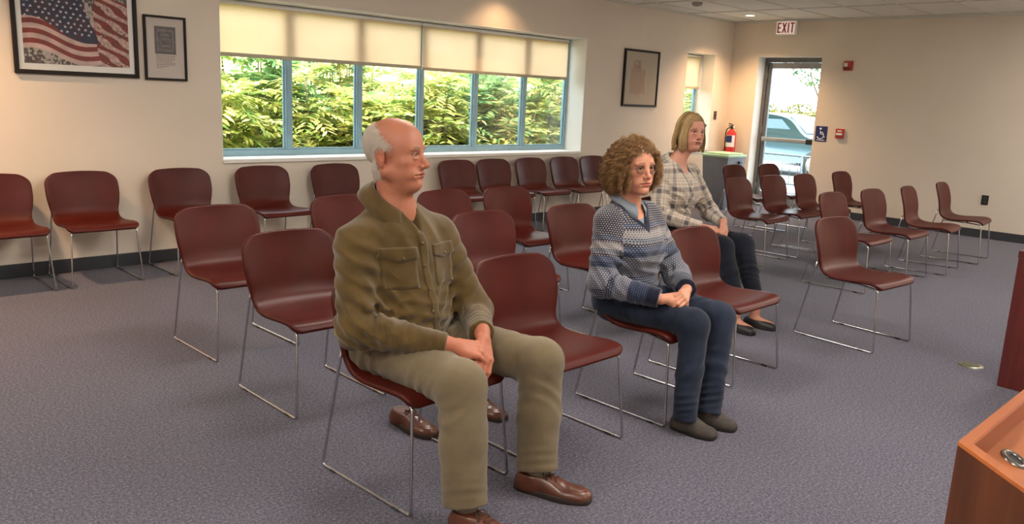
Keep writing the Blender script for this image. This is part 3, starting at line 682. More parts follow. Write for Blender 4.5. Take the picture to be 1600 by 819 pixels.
# ground, bank
st(MB().box(-8, YA+.33, -.4, XB+.3, 9.6, -.12).build('ground_back', grass_mat('lawn', srgb(86, 104, 48), srgb(150, 156, 84))))
gnd = MB().box(XB+.24, -12, -.4, 80, 45, -.15); st(gnd.build('ground_paving', plain('asphalt_paving', srgb(132, 130, 128), .9, 0, .08, 2)))
nx, ny = 50, 16; V = []
for j in range(ny):
    for i in range(nx):
        x = -6+24*i/(nx-1); y = 9.4+7*j/(ny-1); V.append((x, y, -.2+2.7*(j/(ny-1))**.7+.25*math.sin(x*1.3+j)*math.sin(j*.8)*(j > 0)))
F = [(j*nx+i, j*nx+i+1, (j+1)*nx+i+1, (j+1)*nx+i) for j in range(ny-1) for i in range(nx-1)]
st(mesh_np('hillside', V, F, grass_mat('bank', srgb(128, 150, 70), srgb(204, 206, 120))))
def leaflets(base, axis, n, length, width, rng, droop=.35):
    """one compound frond: stalk with paired narrow leaflets -> V, F"""
    V = []; F = []; a = axis/np.linalg.norm(axis); side = np.cross(a, [0, 0, 1.]); side /= np.linalg.norm(side)+1e-6; up = np.cross(side, a)
    L = length*2.6
    for k in range(n):
        t = (k+1.2)/(n+.6); p = base+a*L*t-np.array([0, 0, 1])*droop*L*t*t
        for s in (-1, 1):
            d = side*s*.85+a*.55-up*.25*rng.rand()+rng.randn(3)*.1; d /= np.linalg.norm(d)
            l = length*(.75+.45*math.sin(PI*t))*rng.uniform(.85, 1.15); w = np.cross(d, up); w = w/(np.linalg.norm(w)+1e-6)*width*rng.uniform(.8, 1.2)
            b = len(V); q = -np.array([0, 0, 1])*l*.18
            V += [p, p+d*l*.35+w, p+d*l*.35-w, p+d*l*.75+w*.7+q*.5, p+d*l*.75-w*.7+q*.5, p+d*l+q]
            F += [(b, b+1, b+2), (b+1, b+3, b+4), (b+1, b+4, b+2), (b+3, b+5, b+4)]
    return V, F
SH = [leaf_mat('leaf_yellow', [(0, srgb(120, 150, 84)), (.35, srgb(176, 188, 104)), (.7, srgb(214, 206, 122)), (1, srgb(230, 222, 166))]),
      leaf_mat('leaf_green', [(0, srgb(84, 130, 92)), (.4, srgb(122, 160, 104)), (.8, srgb(164, 188, 118)), (1, srgb(206, 208, 154))]),
      leaf_mat('leaf_mixed', [(0, srgb(92, 140, 106)), (.4, srgb(154, 176, 106)), (.75, srgb(204, 196, 120)), (1, srgb(216, 186, 136))])]
M['cane'] = plain('cane_bark', srgb(110, 92, 70), .8)
def shrub(x, y, h, spread, mat, rng, label, ncane=9, fl=.15):
    t = empty('sumac_shrub', (x, y, -.12), 0, label, 'shrub', 'leafy shrubs outside the wide window')
    V = []; F = []; st_ = MB()
    for c in range(ncane):
        a = rng.uniform(0, 2*PI); r = spread*math.sqrt(rng.rand()); top = np.array([r*math.cos(a), r*math.sin(a)*.6, h*rng.uniform(.12, 1.0)])
        st_.tube([(top[0]*.3, top[1]*.3, 0), (top[0]*.75, top[1]*.75, top[2]*.55), tuple(top)], [.014, .011, .006], 5)
        tiers = 2 if top[2] > 1 else 1
        for k in range(tiers):
            p0 = top*(1-.22*k) if k else top
            nf = 9
            for q in range(nf):
                b = 2*PI*q/nf+rng.uniform(-.3, .3); ax = np.array([math.cos(b), math.sin(b), rng.uniform(-.5, 1.1)])
                v, f = leaflets(p0, ax, 7, fl*rng.uniform(.8, 1.15), .021*fl/.15, rng); o = len(V); V += v; F += [tuple(i+o for i in g) for g in f]
    mesh_np('foliage', np.array(V), np.array(F), mat, t, smooth=False)
    st_.build('stem', M['cane'], t)
rng = np.random.RandomState(3)
spots = [(3.9, 8.5, 2.5, 0, 'yellow green sumac shrub outside the first window pane'), (4.7, 9.0, 2.7, 1, 'dark green shrub behind the first two window panes'), (5.3, 8.4, 2.2, 0, 'bright yellow shrub outside the second window pane'),
         (6.0, 9.1, 2.8, 2, 'mixed yellow and green shrub behind the second window mullion'), (6.7, 8.5, 2.3, 0, 'yellow shrub outside the third window pane beside the bald head'), (7.5, 8.9, 2.7, 1, 'green shrub outside the fourth window pane'),
         (8.2, 8.5, 2.2, 2, 'yellow tipped shrub low outside the fourth window pane'), (8.9, 9.1, 2.7, 1, 'green shrub outside the fifth window pane'), (9.7, 8.6, 2.3, 0, 'pale yellow shrub outside the sixth window pane'), (10.6, 9.2, 2.6, 1, 'green shrub beyond the right end of the wide window'),
         (12.3, 8.7, 2.4, 2, 'leafy shrub seen through the small window'), (14.6, 9.6, 2.6, 0, 'yellow leafy shrub far outside the small window')]
for x, y, h, k, lab in spots: shrub(x, y, h*.80, .75, SH[k], rng, lab, 27)
# tree and hedge seen through the door
def leaf_cloud(cs, n, size, rng):
    V = []; F = []
    for (c, r) in cs:
        d = rng.randn(n, 3); d /= np.linalg.norm(d, axis=1)[:, None]; P = np.array(c)+d*(np.array(r)*rng.uniform(.55, 1, (n, 1))**.5)
        for p in P:
            a = rng.randn(3); a /= np.linalg.norm(a); b = np.cross(a, rng.randn(3)); b /= np.linalg.norm(b); s = size*rng.uniform(.6, 1.3); o = len(V)
            V += [p-a*s, p+b*s*.45, p+a*s, p-b*s*.45]; F.append((o, o+1, o+2, o+3))
    return np.array(V), np.array(F)
PALE = leaf_mat('leaf_pale', [(0, srgb(58, 92, 60)), (.5, srgb(86, 114, 74)), (1, srgb(124, 136, 92))]); HED = leaf_mat('leaf_hedge', [(0, srgb(72, 84, 40)), (.5, srgb(118, 114, 56)), (1, srgb(150, 140, 84))])
t = empty('park_tree', (25, 12.0, -.15), 0, 'pale green tree beyond the glass door', 'tree')
V, F = leaf_cloud([((0, -.1, 3.0), (1.0, .85, .75)), ((.2, -.9, 2.7), (.7, .6, .6)), ((0, .5, 3.5), (.9, .8, .6)), ((-.1, -.4, 3.9), (.9, .9, .6)), ((.1, -.6, 2.3), (.5, .4, .35))], 420, .085, rng); mesh_np('foliage', V, F, PALE, t, smooth=False)
m = MB(); m.tube([(0, -.35, 0), (0, -.33, 1.2), (.0, -.4, 2.0), (.1, -.5, 3.2)], [.06, .05, .045, .02], 8); m.build('trunk', M['cane'], t)
m = MB(); m.tube([(0, -.36, 1.7), (.1, .1, 2.5), (.1, .3, 3.2)], [.03, .02, .01], 6); m.build('branch', M['cane'], t); m = MB(); m.tube([(0, -.38, 1.9), (.1, -.8, 2.4), (.1, -1.0, 2.9)], [.03, .02, .01], 6); m.build('branch', M['cane'], t)
for k, (x, y, r, lab) in enumerate([(27, 14.9, (.7, .75, .75), 'yellow green bush left in the door glass'), (27, 13.35, (.7, .75, .6), 'yellow green bush in the middle of the door glass'), (28.6, 12.0, (.7, .6, .55), 'low bush at the right of the door glass')]):
    t = empty('hedge_bush', (x, y, -.15), 0, lab, 'bush', 'bushes beyond the glass door'); V, F = leaf_cloud([((0, 0, 1.25), r), ((.0, .2, .6), (r[0], r[1], .6))], 600, .07, rng); mesh_np('foliage', V, F, HED, t, smooth=False)
    m = MB(); m.tube([(0, 0, 0), (0, 0, 1.0)], [.05, .02], 6); m.build('stem', M['cane'], t)
st(MB().box(34, -5, -.15, 34.4, 40, 1.35).build('boundary_bank', plain('sand_wall', srgb(150, 134, 108), .9, 0, .06, 1)))
# cars
def car(name, loc, rz, paint, label, grp='parked cars beyond the door'):
    t = empty(name, loc, rz, label, 'car', grp)
    prof = [(-2.15, .35), (-2.2, .62), (-2.0, .88), (-1.1, .98), (-.45, 1.42), (.75, 1.46), (1.45, 1.02), (2.1, .92), (2.2, .6), (2.1, .33)]
    pr = catmull(np.array(prof), 60); n = len(pr); V = []; F = []
    for s, sc in ((-.86, .97), (-.8, 1.0), (.8, 1.0), (.86, .97)):
        for (a, z) in pr: V.append((a*sc, s*(1-.16*max(0, (z-.95))/.5), .34+(z-.34)*(1 if abs(s) < .85 else .985)))
    for r in range(3):
        for i in range(n-1): F.append((r*n+i, r*n+i+1, (r+1)*n+i+1, (r+1)*n+i))
        F.append((r*n+n-1, r*n, (r+1)*n, (r+1)*n+n-1))
    F.append(tuple(range(n))); F.append(tuple(range(3*n, 4*n))[::-1]); body = mesh_np('car_body', V, F, paint, t)
    CG = plain('car_glass', srgb(60, 84, 94), .08, 0, .04); m = MB(); m.poly([(-1.02, -.70, 1.02), (-.98, .70, 1.02), (-.5, .64, 1.40), (-.5, -.64, 1.40)], (-.03, 0, .035)); m.build('windscreen', CG, t)
    for s in (-1, 1):
        m = MB(); m.poly([(-.75, s*.80, 1.02), (.1, s*.80, 1.02), (.1, s*.745, 1.36), (-.36, s*.745, 1.36)], (0, s*.025, 0)); m.build('side_window', CG, t)
        m = MB(); m.poly([(.18, s*.80, 1.02), (1.15, s*.80, 1.02), (.75, s*.745, 1.36), (.18, s*.745, 1.36)], (0, s*.025, 0)); m.build('side_window', CG, t)
        for x in (-1.35, 1.35):
            MB().lathe([(.2, .11), (.31, .1), (.33, .05), (.33, -.08), (.31, -.1)], (x, s*.8, .33), 24, 'y').build('tyre', M['black_plastic'], t); MB().lathe([(.0, .112), (.19, .112), (.2, .1)] if s > 0 else [(.0, -.112), (.19, -.112), (.2, -.1)], (x, s*.8, .33), 20, 'y', cap=False).build('hubcap', M['grey_metal'], t)
    for s in (-1, 1): MB().bbox(-2.19, s*.62-.16, .66, -2.02, s*.62+.16, .8, .02).build('headlight', M['lens'], t)
    return t
car('parked_car', (19.6, 10.1, -.15), PI/2, plain('paint_blue', srgb(84, 112, 124), .3, .2, .02, coat=.3), 'pale blue car parked beyond the glass door')
car('parked_car', (23.5, 9.6, -.15), PI/2+.1, plain('paint_white', srgb(140, 140, 140), .3, 0, .02, coat=.3), 'white car parked behind the railing, right of the pale blue car')
# railing on the landing
t = empty('landing_railing', (14.0, 7.1, -.15), 0, 'grey metal railing on the landing outside the door', 'railing')
RM = plain('rail_paint', srgb(84, 92, 100), .4, .3)
for z in (.8, .28): MB().tube([(0, -1.3, z), (0, 1.6, z)], .018, 8).build('rail', RM, t)
for y in (-1.3, -.33, .63, 1.6): MB().tube([(0, y, 0), (0, y, .83)], .022, 8).build('post', RM, t)
for k in range(18): MB().tube([(0, -1.2+k*.155, .28), (0, -1.2+k*.155, .8)], .007, 6).build('picket', RM, t)
# shoes of a hidden sitter come with the people
# ------------------------------------------------------------------ signed-distance modelling for bodies and clothes
def axis_coords(lo, hi, coarse, fine):
    """monotone coordinates, spacing `coarse`, refined inside the (lo, hi, step) ranges"""
    out = [lo]
    while out[-1] < hi:
        x = out[-1]; s = coarse
        for a, b, f in fine:
            d = max(a-x, x-b, 0); s = min(s, max(f, min(coarse, f+d*.35)))
        out.append(x+s)
    return np.array(out, np.float32)
class Field:
    def __init__(s, lo, hi, coarse, fx=(), fy=(), fz=()):
        s.x = axis_coords(lo[0], hi[0], coarse, fx); s.y = axis_coords(lo[1], hi[1], coarse, fy); s.z = axis_coords(lo[2], hi[2], coarse, fz)
        s.D = np.full((len(s.x), len(s.y), len(s.z)), 1.0, np.float32)
    def sl(s, lo, hi):
        q = []
        for a, l, h in zip((s.x, s.y, s.z), lo, hi):
            i, j = int(np.searchsorted(a, l)), int(np.searchsorted(a, h)); q.append(slice(max(i-1, 0), min(j+1, len(a))))
        return tuple(q)
    def pts(s, q): return s.x[q[0]][:, None, None], s.y[q[1]][None, :, None], s.z[q[2]][None, None, :]
    def op(s, prim, k=.01, mode='add'):
        lo, hi, fn = prim; m = k+.012; q = s.sl([a-m for a in lo], [b+m for b in hi])
        if any(t.stop <= t.start for t in q): return s
        d = fn(*s.pts(q)).astype(np.float32); A = s.D[q]
        if mode == 'add':
            h = np.maximum(k-np.abs(A-d), 0)/k; s.D[q] = np.minimum(A, d)-h*h*k*.25
        else:
            d = -d; h = np.maximum(k-np.abs(A-d), 0)/k; s.D[q] = np.maximum(A, d)+h*h*k*.25
        return s
    def add(s, prim, k=.01): return s.op(prim, k, 'add')
    def sub(s, prim, k=.005): return s.op(prim, k, 'sub')
    def warp(s, lo, hi, fn):
        q = s.sl(lo, hi); s.D[q] += fn(*s.pts(q)).astype(np.float32); return s
    def mesh(s, smooth=1):
        D = s.D; I = D < 0; nx, ny, nz = D.shape
        sh = [(a, b, c) for a in (0, 1) for b in (0, 1) for c in (0, 1)]
        an = np.zeros((nx-1, ny-1, nz-1), bool); al = np.ones_like(an)
        for a, b, c in sh:
            v = I[a:nx-1+a, b:ny-1+b, c:nz-1+c]; an |= v; al &= v
        act = np.flatnonzero((an & ~al).ravel()); del an, al
        ci, cj, ck = np.unravel_index(act, (nx-1, ny-1, nz-1)); n = len(act)
        val = {q: D[ci+q[0], cj+q[1], ck+q[2]] for q in sh}
        X = (s.x, s.y, s.z); acc = np.zeros((n, 3)); cnt = np.zeros(n)
        for p in sh:
            for ax in range(3):
                if p[ax]: continue
                r = list(p); r[ax] = 1; r = tuple(r); a, b = val[p], val[r]; m = (a < 0) != (b < 0)
                if not m.any(): continue
                t = np.where(m, a/np.where(m, a-b, 1), 0); idx = (ci, cj, ck)
                for d in range(3):
                    base = X[d][idx[d]+p[d]]
                    acc[:, d] += np.where(m, base+(t*(X[d][np.minimum(idx[d]+1, len(X[d])-1)]-X[d][idx[d]]) if d == ax else 0), 0)
                cnt += m
        V = acc/cnt[:, None]
        strides = ((ny-1)*(nz-1), nz-1, 1); Q = []
        for ax in range(3):
            lo = [slice(1, -1)]*3; lo[ax] = slice(0, -1); hi = [slice(1, -1)]*3; hi[ax] = slice(1, None)
            A, B = I[tuple(lo)], I[tuple(hi)]; e = np.argwhere(A != B)
            if not len(e): continue
            flip = A[tuple(e.T)]; g = e.copy(); o = [1, 1, 1]; o[ax] = 0; g = g+np.array(o)
            u, v = [d for d in range(3) if d != ax]
            base = g @ np.array(strides); du, dv = strides[u], strides[v]
            quad = np.stack([base-du-dv, base-dv, base, base-du], 1)
            if ax == 1: flip = ~flip
            quad[~flip] = quad[~flip][:, ::-1]; Q.append(quad)
        Q = np.concatenate(Q); F = np.searchsorted(act, Q); F = np.clip(F, 0, n-1)
        ok = (act[F] == Q).all(1); F = F[ok]
        for _ in range(smooth):
            S_ = np.zeros_like(V); C = np.zeros(n)
            for a in range(4):
                b = (a+1) % 4
                for d in range(3):
                    S_[:, d] += np.bincount(F[:, a], V[F[:, b], d], n)+np.bincount(F[:, b], V[F[:, a], d], n)
                C += np.bincount(F[:, a], minlength=n)+np.bincount(F[:, b], minlength=n)
            V = V*.5+.5*S_/np.maximum(C, 1)[:, None]
        return V, F
def n3(v): v = np.asarray(v, float); return v/np.linalg.norm(v)
def rcone(a, b, ra, rb, cut_a=False, cut_b=False):
    a = np.asarray(a, float); b = np.asarray(b, float); r = max(ra, rb); ab = b-a; L2 = ab@ab; L = math.sqrt(L2)
    def fn(x, y, z):
        px, py, pz = x-a[0], y-a[1], z-a[2]; t0 = (px*ab[0]+py*ab[1]+pz*ab[2])/L2; t = np.clip(t0, 0, 1)
        d = np.sqrt((px-t*ab[0])**2+(py-t*ab[1])**2+(pz-t*ab[2])**2)-(ra+(rb-ra)*t)
        if cut_b: d = np.maximum(d, (t0-1)*L)
        if cut_a: d = np.maximum(d, -t0*L)
        return d
    return np.minimum(a, b)-r, np.maximum(a, b)+r, fn
def ell(c, r, R=None):
    c = np.asarray(c, float); r = np.asarray(r, float); m = r.max() if R is not None else r
    def fn(x, y, z):
        p = [x-c[0], y-c[1], z-c[2]]
        if R is not None: p = [p[0]*R[0][i]+p[1]*R[1][i]+p[2]*R[2][i] for i in range(3)]
        k0 = np.sqrt((p[0]/r[0])**2+(p[1]/r[1])**2+(p[2]/r[2])**2); k1 = np.sqrt((p[0]/r[0]**2)**2+(p[1]/r[1]**2)**2+(p[2]/r[2]**2)**2)
        return k0*(k0-1)/np.maximum(k1, 1e-6)
    return c-m, c+m, fn
def creases(specs, seed=0, base=0.0, scale=30):
    """cloth folds: (centre, radius, direction, wavelength, amplitude)"""
    rs = np.random.RandomState(seed); ph = rs.uniform(0, 6.28, len(specs)); K = rs.randn(5, 3)*scale; P = rs.uniform(0, 6.28, 5)
    def fn(x, y, z):
        w = .35*np.sin(K[0][0]*x+K[0][1]*y+K[0][2]*z+P[0])+.35*np.sin(K[1][0]*x+K[1][1]*y+K[1][2]*z+P[1])
        o = base*(np.sin(K[2][0]*x+K[2][1]*y+K[2][2]*z+P[2])+np.sin(K[3][0]*x+K[3][1]*y+K[3][2]*z+P[3])+w)
        for (c, R, dr, lam, amp), f in zip(specs, ph):
            dr = n3(dr); g = np.exp(-(((x-c[0])**2+(y-c[1])**2+(z-c[2])**2)/R**2)); s = np.sin(6.283*((x-c[0])*dr[0]+(y-c[1])*dr[1]+(z-c[2])*dr[2])/lam+f+w*2.2)
            o = o+amp*g*(s-.35*s*s)
        return o
    return fn
class Frame:
    def __init__(s, c, fwd, tilt=0, scale=1.0, roll=0):
        f = n3((fwd[0], fwd[1], 0)); f = np.array([f[0]*math.cos(tilt), f[1]*math.cos(tilt), math.sin(tilt)]); left = n3(np.cross([0, 0, 1.], f)); up = np.cross(f, left)
        left, up = left*math.cos(roll)+up*math.sin(roll), up*math.cos(roll)-left*math.sin(roll)
        s.c = np.asarray(c, float); s.R = np.stack([left, f, up], 1); s.k = scale     # columns: local x (person's left), y (forward), z (up)
    def P(s, p): return s.c+s.R@(np.asarray(p, float)*s.k)
    def E(s, c, r, rot=None): return ell(s.P(c), np.asarray(r)*s.k, s.R if rot is None else s.R@rot)
    def C(s, a, b, ra, rb): return rcone(s.P(a), s.P(b), ra*s.k, rb*s.k)
    def loc(s, V): return (np.asarray(V)-s.c)@s.R/s.k
def rotx(a): c, s = math.cos(a), math.sin(a); return np.array([[1, 0, 0], [0, c, -s], [0, s, c]])
def rotz(a): c, s = math.cos(a), math.sin(a); return np.array([[c, -s, 0], [s, c, 0], [0, 0, 1]])

def head(f, H, o):
    """skull, face, ears into field f; H is the head Frame; o options"""
    jaw = o.get('jaw', 0); fat = o.get('fat', 0)
    f.add(H.E((0, -.014, .034), (.0755, .099, .087)), .01)
    f.add(H.E((0, .030, .008), (.066, .060, .088)), .03)
    f.add(H.E((0, .030, -.05), (.055+fat*.006, .053, .058)), .03)
    for s in (-1, 1):
        f.add(H.C((.050*s+jaw*.004*s, -.008, -.058), (.014*s, .062, -.103), .021+fat*.004, .017), .03)
        f.add(H.E((.043*s, .047, -.026), (.023, .026, .019)), .02)
        f.add(H.E((.036*s, .048, -.062), (.020+fat*.004, .028, .026)), .02)
    f.add(H.E((0, .074, -.103), (.019, .015, .014)), .02)
    if fat: f.add(H.E((0, .030, -.108), (.040, .042, .022+.01*fat)), .03)
    br = o.get('brow', 1.0)
    for s in (-1, 1):
        f.add(H.E((.028*s, .079, .0185), (.024, .0095*br, .008)), .012)
        f.sub(H.E((.032*s, .0965, .0015), (.018, .0145, .0095)), .012)
    # nose
    ns = o.get('nose', 1.0)
    f.add(H.C((0, .083, .008), (0, .103*1+.006*(ns-1), -.030), .0078, .0088*ns), .012)
    f.add(H.E((0, .106+.008*(ns-1), -.036), (.0112*ns, .0115*ns, .0098*ns)), .008)
    for s in (-1, 1):
        f.add(H.E((.0125*s*ns, .094, -.040), (.0075*ns, .0105*ns, .0078*ns)), .006)
        f.sub(H.E((.0072*s*ns, .101, -.0475), (.0032, .0055, .0035)), .003)
        f.sub(H.C((.021*s, .092, -.042), (.031*s, .080, -.068), .0016+.0008*fat, .0012), .009)       # nasolabial fold
    # mouth
    mw = o.get('mouth', 1.0)
    f.add(H.E((0, .076, -.068), (.030*mw, .0185, .021)), .02)
    f.add(H.E((0, .0900, -.0645), (.0215*mw, .0070, .0038)), .005); f.add(H.E((0, .0890, -.0745), (.0185*mw, .0080, .0048)), .005)
    f.sub(H.E((0, .0975, -.0692), (.0260*mw, .0125, .0014)), .0025)
    for s in (-1, 1): f.sub(H.E((.0262*s*mw, .0845, -.0708), (.0035, .004, .0020)), .006)
    f.sub(H.E((0, .094, -.0865), (.016, .006, .0045)), .01)
    # eyes: lids round the ball, slit open
    for s in (-1, 1):
        f.add(H.E((.0315*s, .0742, .001), (.0138, .0128, .0118)), .004)
        f.sub(H.E((.0315*s, .0885, .0008), (.0150, .0130, o.get('lid', .0044))), .0015)
        f.add(H.E((.0315*s, .0805, -.0125), (.013, .006, .004)), .008)
    # ears
    es = o.get('ear', 1.0)
    for s in (-1, 1):
        Re = rotz(-.38*s)@rotx(.22)
        f.add(H.E((.0765*s, -.029, -.008), (.0075, .0185*es, .031*es), Re), .006)
        f.sub(H.E((.0865*s, -.024, -.003), (.0085, .0100*es, .0180*es), Re), .003)
        f.add(H.E((.0755*s, -.020, -.034*es), (.0055, .0085, .0095)), .006)
        f.add(H.E((.0770*s, -.015, -.008), (.004, .004, .007)), .004)

FING = [((.0275, .086), (.043, .026, .021), .0085), ((.0095, .090), (.047, .030, .022), .0088), ((-.0085, .085), (.043, .028, .021), .0083), ((-.0255, .077), (.034, .021, .018), .0074)]
def hand(f, W, pd, nr, thumb, curl, k=1.0, spread=.06, tcurl=.5, arm=None):
    """one hand: wrist W, palm direction pd, back-of-hand normal nr; thumb=+1/-1 side; curl list of (mcp,pip,dip) per finger"""
    pd = n3(pd); nr = np.asarray(nr, float); nr = n3(nr-pd*(nr@pd)); sd = n3(np.cross(pd, nr))*thumb; W = np.asarray(W, float)
    P = lambda s, l, n=0: W+sd*s*k+pd*l*k+nr*n*k
    f.add(rcone(P(0, -.03), P(0, .012), .026*k, .0235*k), .012)
    for (s, l), L, r in FING:
        f.add(rcone(P(s*.55, .012), P(s*.97, l-.004, -.001), .0155*k, .0120*k), .010)
    f.add(rcone(P(.012, .02, -.008), P(.030, .052, -.010), .016*k, .013*k), .012)
    for i, ((s, l), L, r) in enumerate(FING):
        p = P(s, l); a = 0.0; lat = s*spread/.0275*.6
        for j in range(3):
            a += curl[i][j]; d = n3(pd*math.cos(a)-nr*math.sin(a)+sd*lat*math.cos(a)); q = p+d*L[j]*k
            f.add(rcone(p, q, r*k*(1-.07*j), r*k*(.95-.09*j)), .0035 if j else .006)
            if j == 0: f.add(ell(p+nr*.001*k, (r*1.08*k,)*3), .005)
            p = q
    t0 = P(.020, .022, -.010); d1 = n3(pd*.72+sd*.62-nr*.28); t1 = t0+d1*.042*k; d2 = n3(pd*.88+sd*(.45-tcurl*.9)-nr*.25*tcurl); t2 = t1+d2*.032*k; d3 = n3(d2+sd*(-tcurl*.35)-nr*.2*tcurl); t3 = t2+d3*.024*k
    f.add(rcone(t0, t1, .0140*k, .0108*k), .01); f.add(rcone(t1, t2, .0105*k, .0095*k), .004); f.add(rcone(t2, t3, .0095*k, .0076*k), .004)
    return dict(W=W, sd=sd, pd=pd, nr=nr)
def mirror_rows(F): return F
def bvh_of(V, F):
    from mathutils.bvhtree import BVHTree
    return BVHTree.FromPolygons([tuple(v) for v in V.tolist()], F.tolist())
def vattr(o, name, vals):
    a = o.data.attributes.new(name, 'FLOAT', 'POINT'); a.data.foreach_set('value', np.asarray(vals, np.float32))
def limb_uv(V, bones):
    """u around / v along the nearest bone (a, b, v0, ref)"""
    best = np.full(len(V), 9.0); U = np.zeros((len(V), 2))
    for a, b, r, v0, ref, u0 in bones:
        a = np.asarray(a, float); b = np.asarray(b, float); ab = b-a; L = np.linalg.norm(ab); ax = ab/L
        t = np.clip((V-a)@ax, -.5*L, 1.5*L); tc = np.clip((V-a)@ax, 0, L); d = np.linalg.norm(V-a-tc[:, None]*ax, axis=1)/r
        e1 = n3(np.asarray(ref)-ax*(np.asarray(ref)@ax)); e2 = np.cross(ax, e1); ang = np.arctan2((V-a)@e2, (V-a)@e1)
        m = d < best; best[m] = d[m]; U[m, 0] = u0+ang[m]*r; U[m, 1] = v0+t[m]
    return U
def patch(name, bvh, O, ux, uz, w, h, dirn, off, th, mat, parent, nx=8, nz=8, outline=None):
    """cloth patch laid on a surface: rectangle at O spanned by ux, uz, dropped along dirn"""
    ux, uz, dirn = n3(ux), n3(uz), n3(dirn); G = {}; V = []; F = []
    for j in range(nz+1):
        for i in range(nx+1):
            a, b = i/nx, j/nz
            if outline: a, b = outline(a, b)
            p = np.asarray(O)+ux*(a-.5)*w+uz*b*h; hit = bvh.ray_cast(Vector(p-dirn*.4), Vector(dirn))
            q = np.array(hit[0]) if hit[0] is not None else p
            V.append(q-dirn*off)
    V = np.array(V); n1 = nx+1
    W2 = V.reshape(nz+1, n1, 3).copy()
    for _ in range(2):
        W2[1:-1, 1:-1] = (W2[:-2, 1:-1]+W2[2:, 1:-1]+W2[1:-1, :-2]+W2[1:-1, 2:])/4*.6+.4*W2[1:-1, 1:-1]
    V = W2.reshape(-1, 3); uvs = np.array([((i/nx-.5)*w, j/nz*h) for j in range(nz+1) for i in range(nx+1)]); uvs = np.vstack([uvs, uvs]); back = V+dirn*(th+off*.8); N = len(V); V = np.vstack([V, back])
    for j in range(nz):
        for i in range(nx):
            q = (j*n1+i, j*n1+i+1, (j+1)*n1+i+1, (j+1)*n1+i); F.append(q); F.append(tuple(N+t for t in q[::-1]))
    ring = [i for i in range(nx)]+[j*n1+nx for j in range(nz)]+[nz*n1+i for i in range(nx, 0, -1)]+[j*n1 for j in range(nz, 0, -1)]
    for a in range(len(ring)):
        b = (a+1) % len(ring); F.append((ring[b], ring[a], N+ring[a], N+ring[b]))
    o = mesh_np(name, V, F, mat, parent, uv=uvs); bm = bmesh.new(); bm.from_mesh(o.data); bmesh.ops.recalc_face_normals(bm, faces=bm.faces); bm.to_mesh(o.data); bm.free(); return o
def ribbons(P, width, mat, name, parent, tube=False, taper=.4):
    """P (n strands, m points, 3) -> flat crossed ribbons (two-sided), one mesh"""
    n, m, _ = P.shape; T = np.gradient(P, axis=1); T /= np.linalg.norm(T, axis=2)[..., None]+1e-9
    ref = np.random.RandomState(1).randn(n, 1, 3); S1 = np.cross(T, ref); S1 /= np.linalg.norm(S1, axis=2)[..., None]+1e-9; S2 = np.cross(T, S1)
    w = (width*(1-(1-taper)*np.linspace(0, 1, m)**2))[None, :, None]
    A = P+S1*w; B = P-S1*.5*w+S2*.866*w; C = P-S1*.5*w-S2*.866*w
    V = np.stack([A, B, C], 2).reshape(-1, 3); i = np.arange(n*m*3).reshape(n, m, 3); F = []
    for a in range(3):
        b = (a+1) % 3; F.append(np.stack([i[:, :-1, a], i[:, :-1, b], i[:, 1:, b], i[:, 1:, a]], -1).reshape(-1, 4))
    return mesh_np(name, V, np.concatenate(F), mat, parent)
# ------------------------------------------------------------------ people: shared builders
def skin_mat(name):
    t = NT(name); a = t.node('ShaderNodeVertexColor'); a.layer_name = 'Col'; v = t.coord('Object'); n = t.noise(v, 90, 3, .6); n2 = t.noise(v, 500, 2)
    c = t.mix(t.math('MULTIPLY', n, .36), a.outputs[0], t.mix(.5, a.outputs[0], srgb(150, 70, 50)))
    t.base(c); t.set(rough=.48, spec=.35, sss=.08); t.b.inputs['Subsurface Radius'].default_value = (.012, .005, .003); t.b.inputs['Subsurface Scale'].default_value = .12
    t.bump(n2, .08, .001); return t.m
M['skin'] = skin_mat('skin')
def set_col(o, C):
    at = o.data.color_attributes.new('Col', 'FLOAT_COLOR', 'POINT'); at.data.foreach_set('color', np.concatenate([C, np.ones((len(C), 1))], 1).astype(np.float32).ravel())
def vnormals(V, F):
    d1 = V[F[:, 2]]-V[F[:, 0]]; d2 = V[F[:, 3]]-V[F[:, 1]]; fn = np.cross(d1, d2); N = np.zeros_like(V)
    for a in range(4):
        for d in range(3): N[:, d] += np.bincount(F[:, a], fn[:, d], len(V))
    return N/(np.linalg.norm(N, axis=1)[:, None]+1e-12)
def cmix(a, b, w): return a*(1-w[:, None])+np.asarray(b)*w[:, None]
def sstep(x, a, b): t = np.clip((x-a)/(b-a), 0, 1); return t*t*(3-2*t)
def face_colours(L, N, base, lip, brow, blush, browz=.0235, browth=.0055):
    C = np.tile(np.asarray(base), (len(L), 1)); x, y, z = np.abs(L[:, 0]), L[:, 1], L[:, 2]
    w = np.exp(-((x-.042)/.018)**2-((z+.03)/.02)**2)*(y > .03)*.25; C = cmix(C, blush, w)
    w = np.exp(-(x/.014)**2-((z+.036)/.014)**2)*(y > .08)*.35; C = cmix(C, blush, w)
    w = np.exp(-((x-.08)/.02)**2-((z+.01)/.03)**2)*(np.abs(y+.016) < .03)*.45; C = cmix(C, blush, w)
    e = (L[:, 0]/.0225)**2+((z+.0692)/.0098)**2; w = (1-sstep(e, .6, 1.15))*(y > .08); C = cmix(C, lip, w*.85)
    e = np.sqrt(((x-.0315)/.0150)**2+((z-.0008)/.0050)**2); w = np.exp(-((e-1.05)/.22)**2)*(y > .070)*np.where(z > 0, .85, .35)*(x > .012); C = cmix(C, np.asarray(brow)*.28, w)
    arch = browz-((x-.028)/.024)**2*.004; w = (1-sstep(np.abs(z-arch), browth*.5, browth))*sstep(x, .010, .016)*(1-sstep(x, .044, .052))*(y > .05); C = cmix(C, brow, w*.75)
    return C
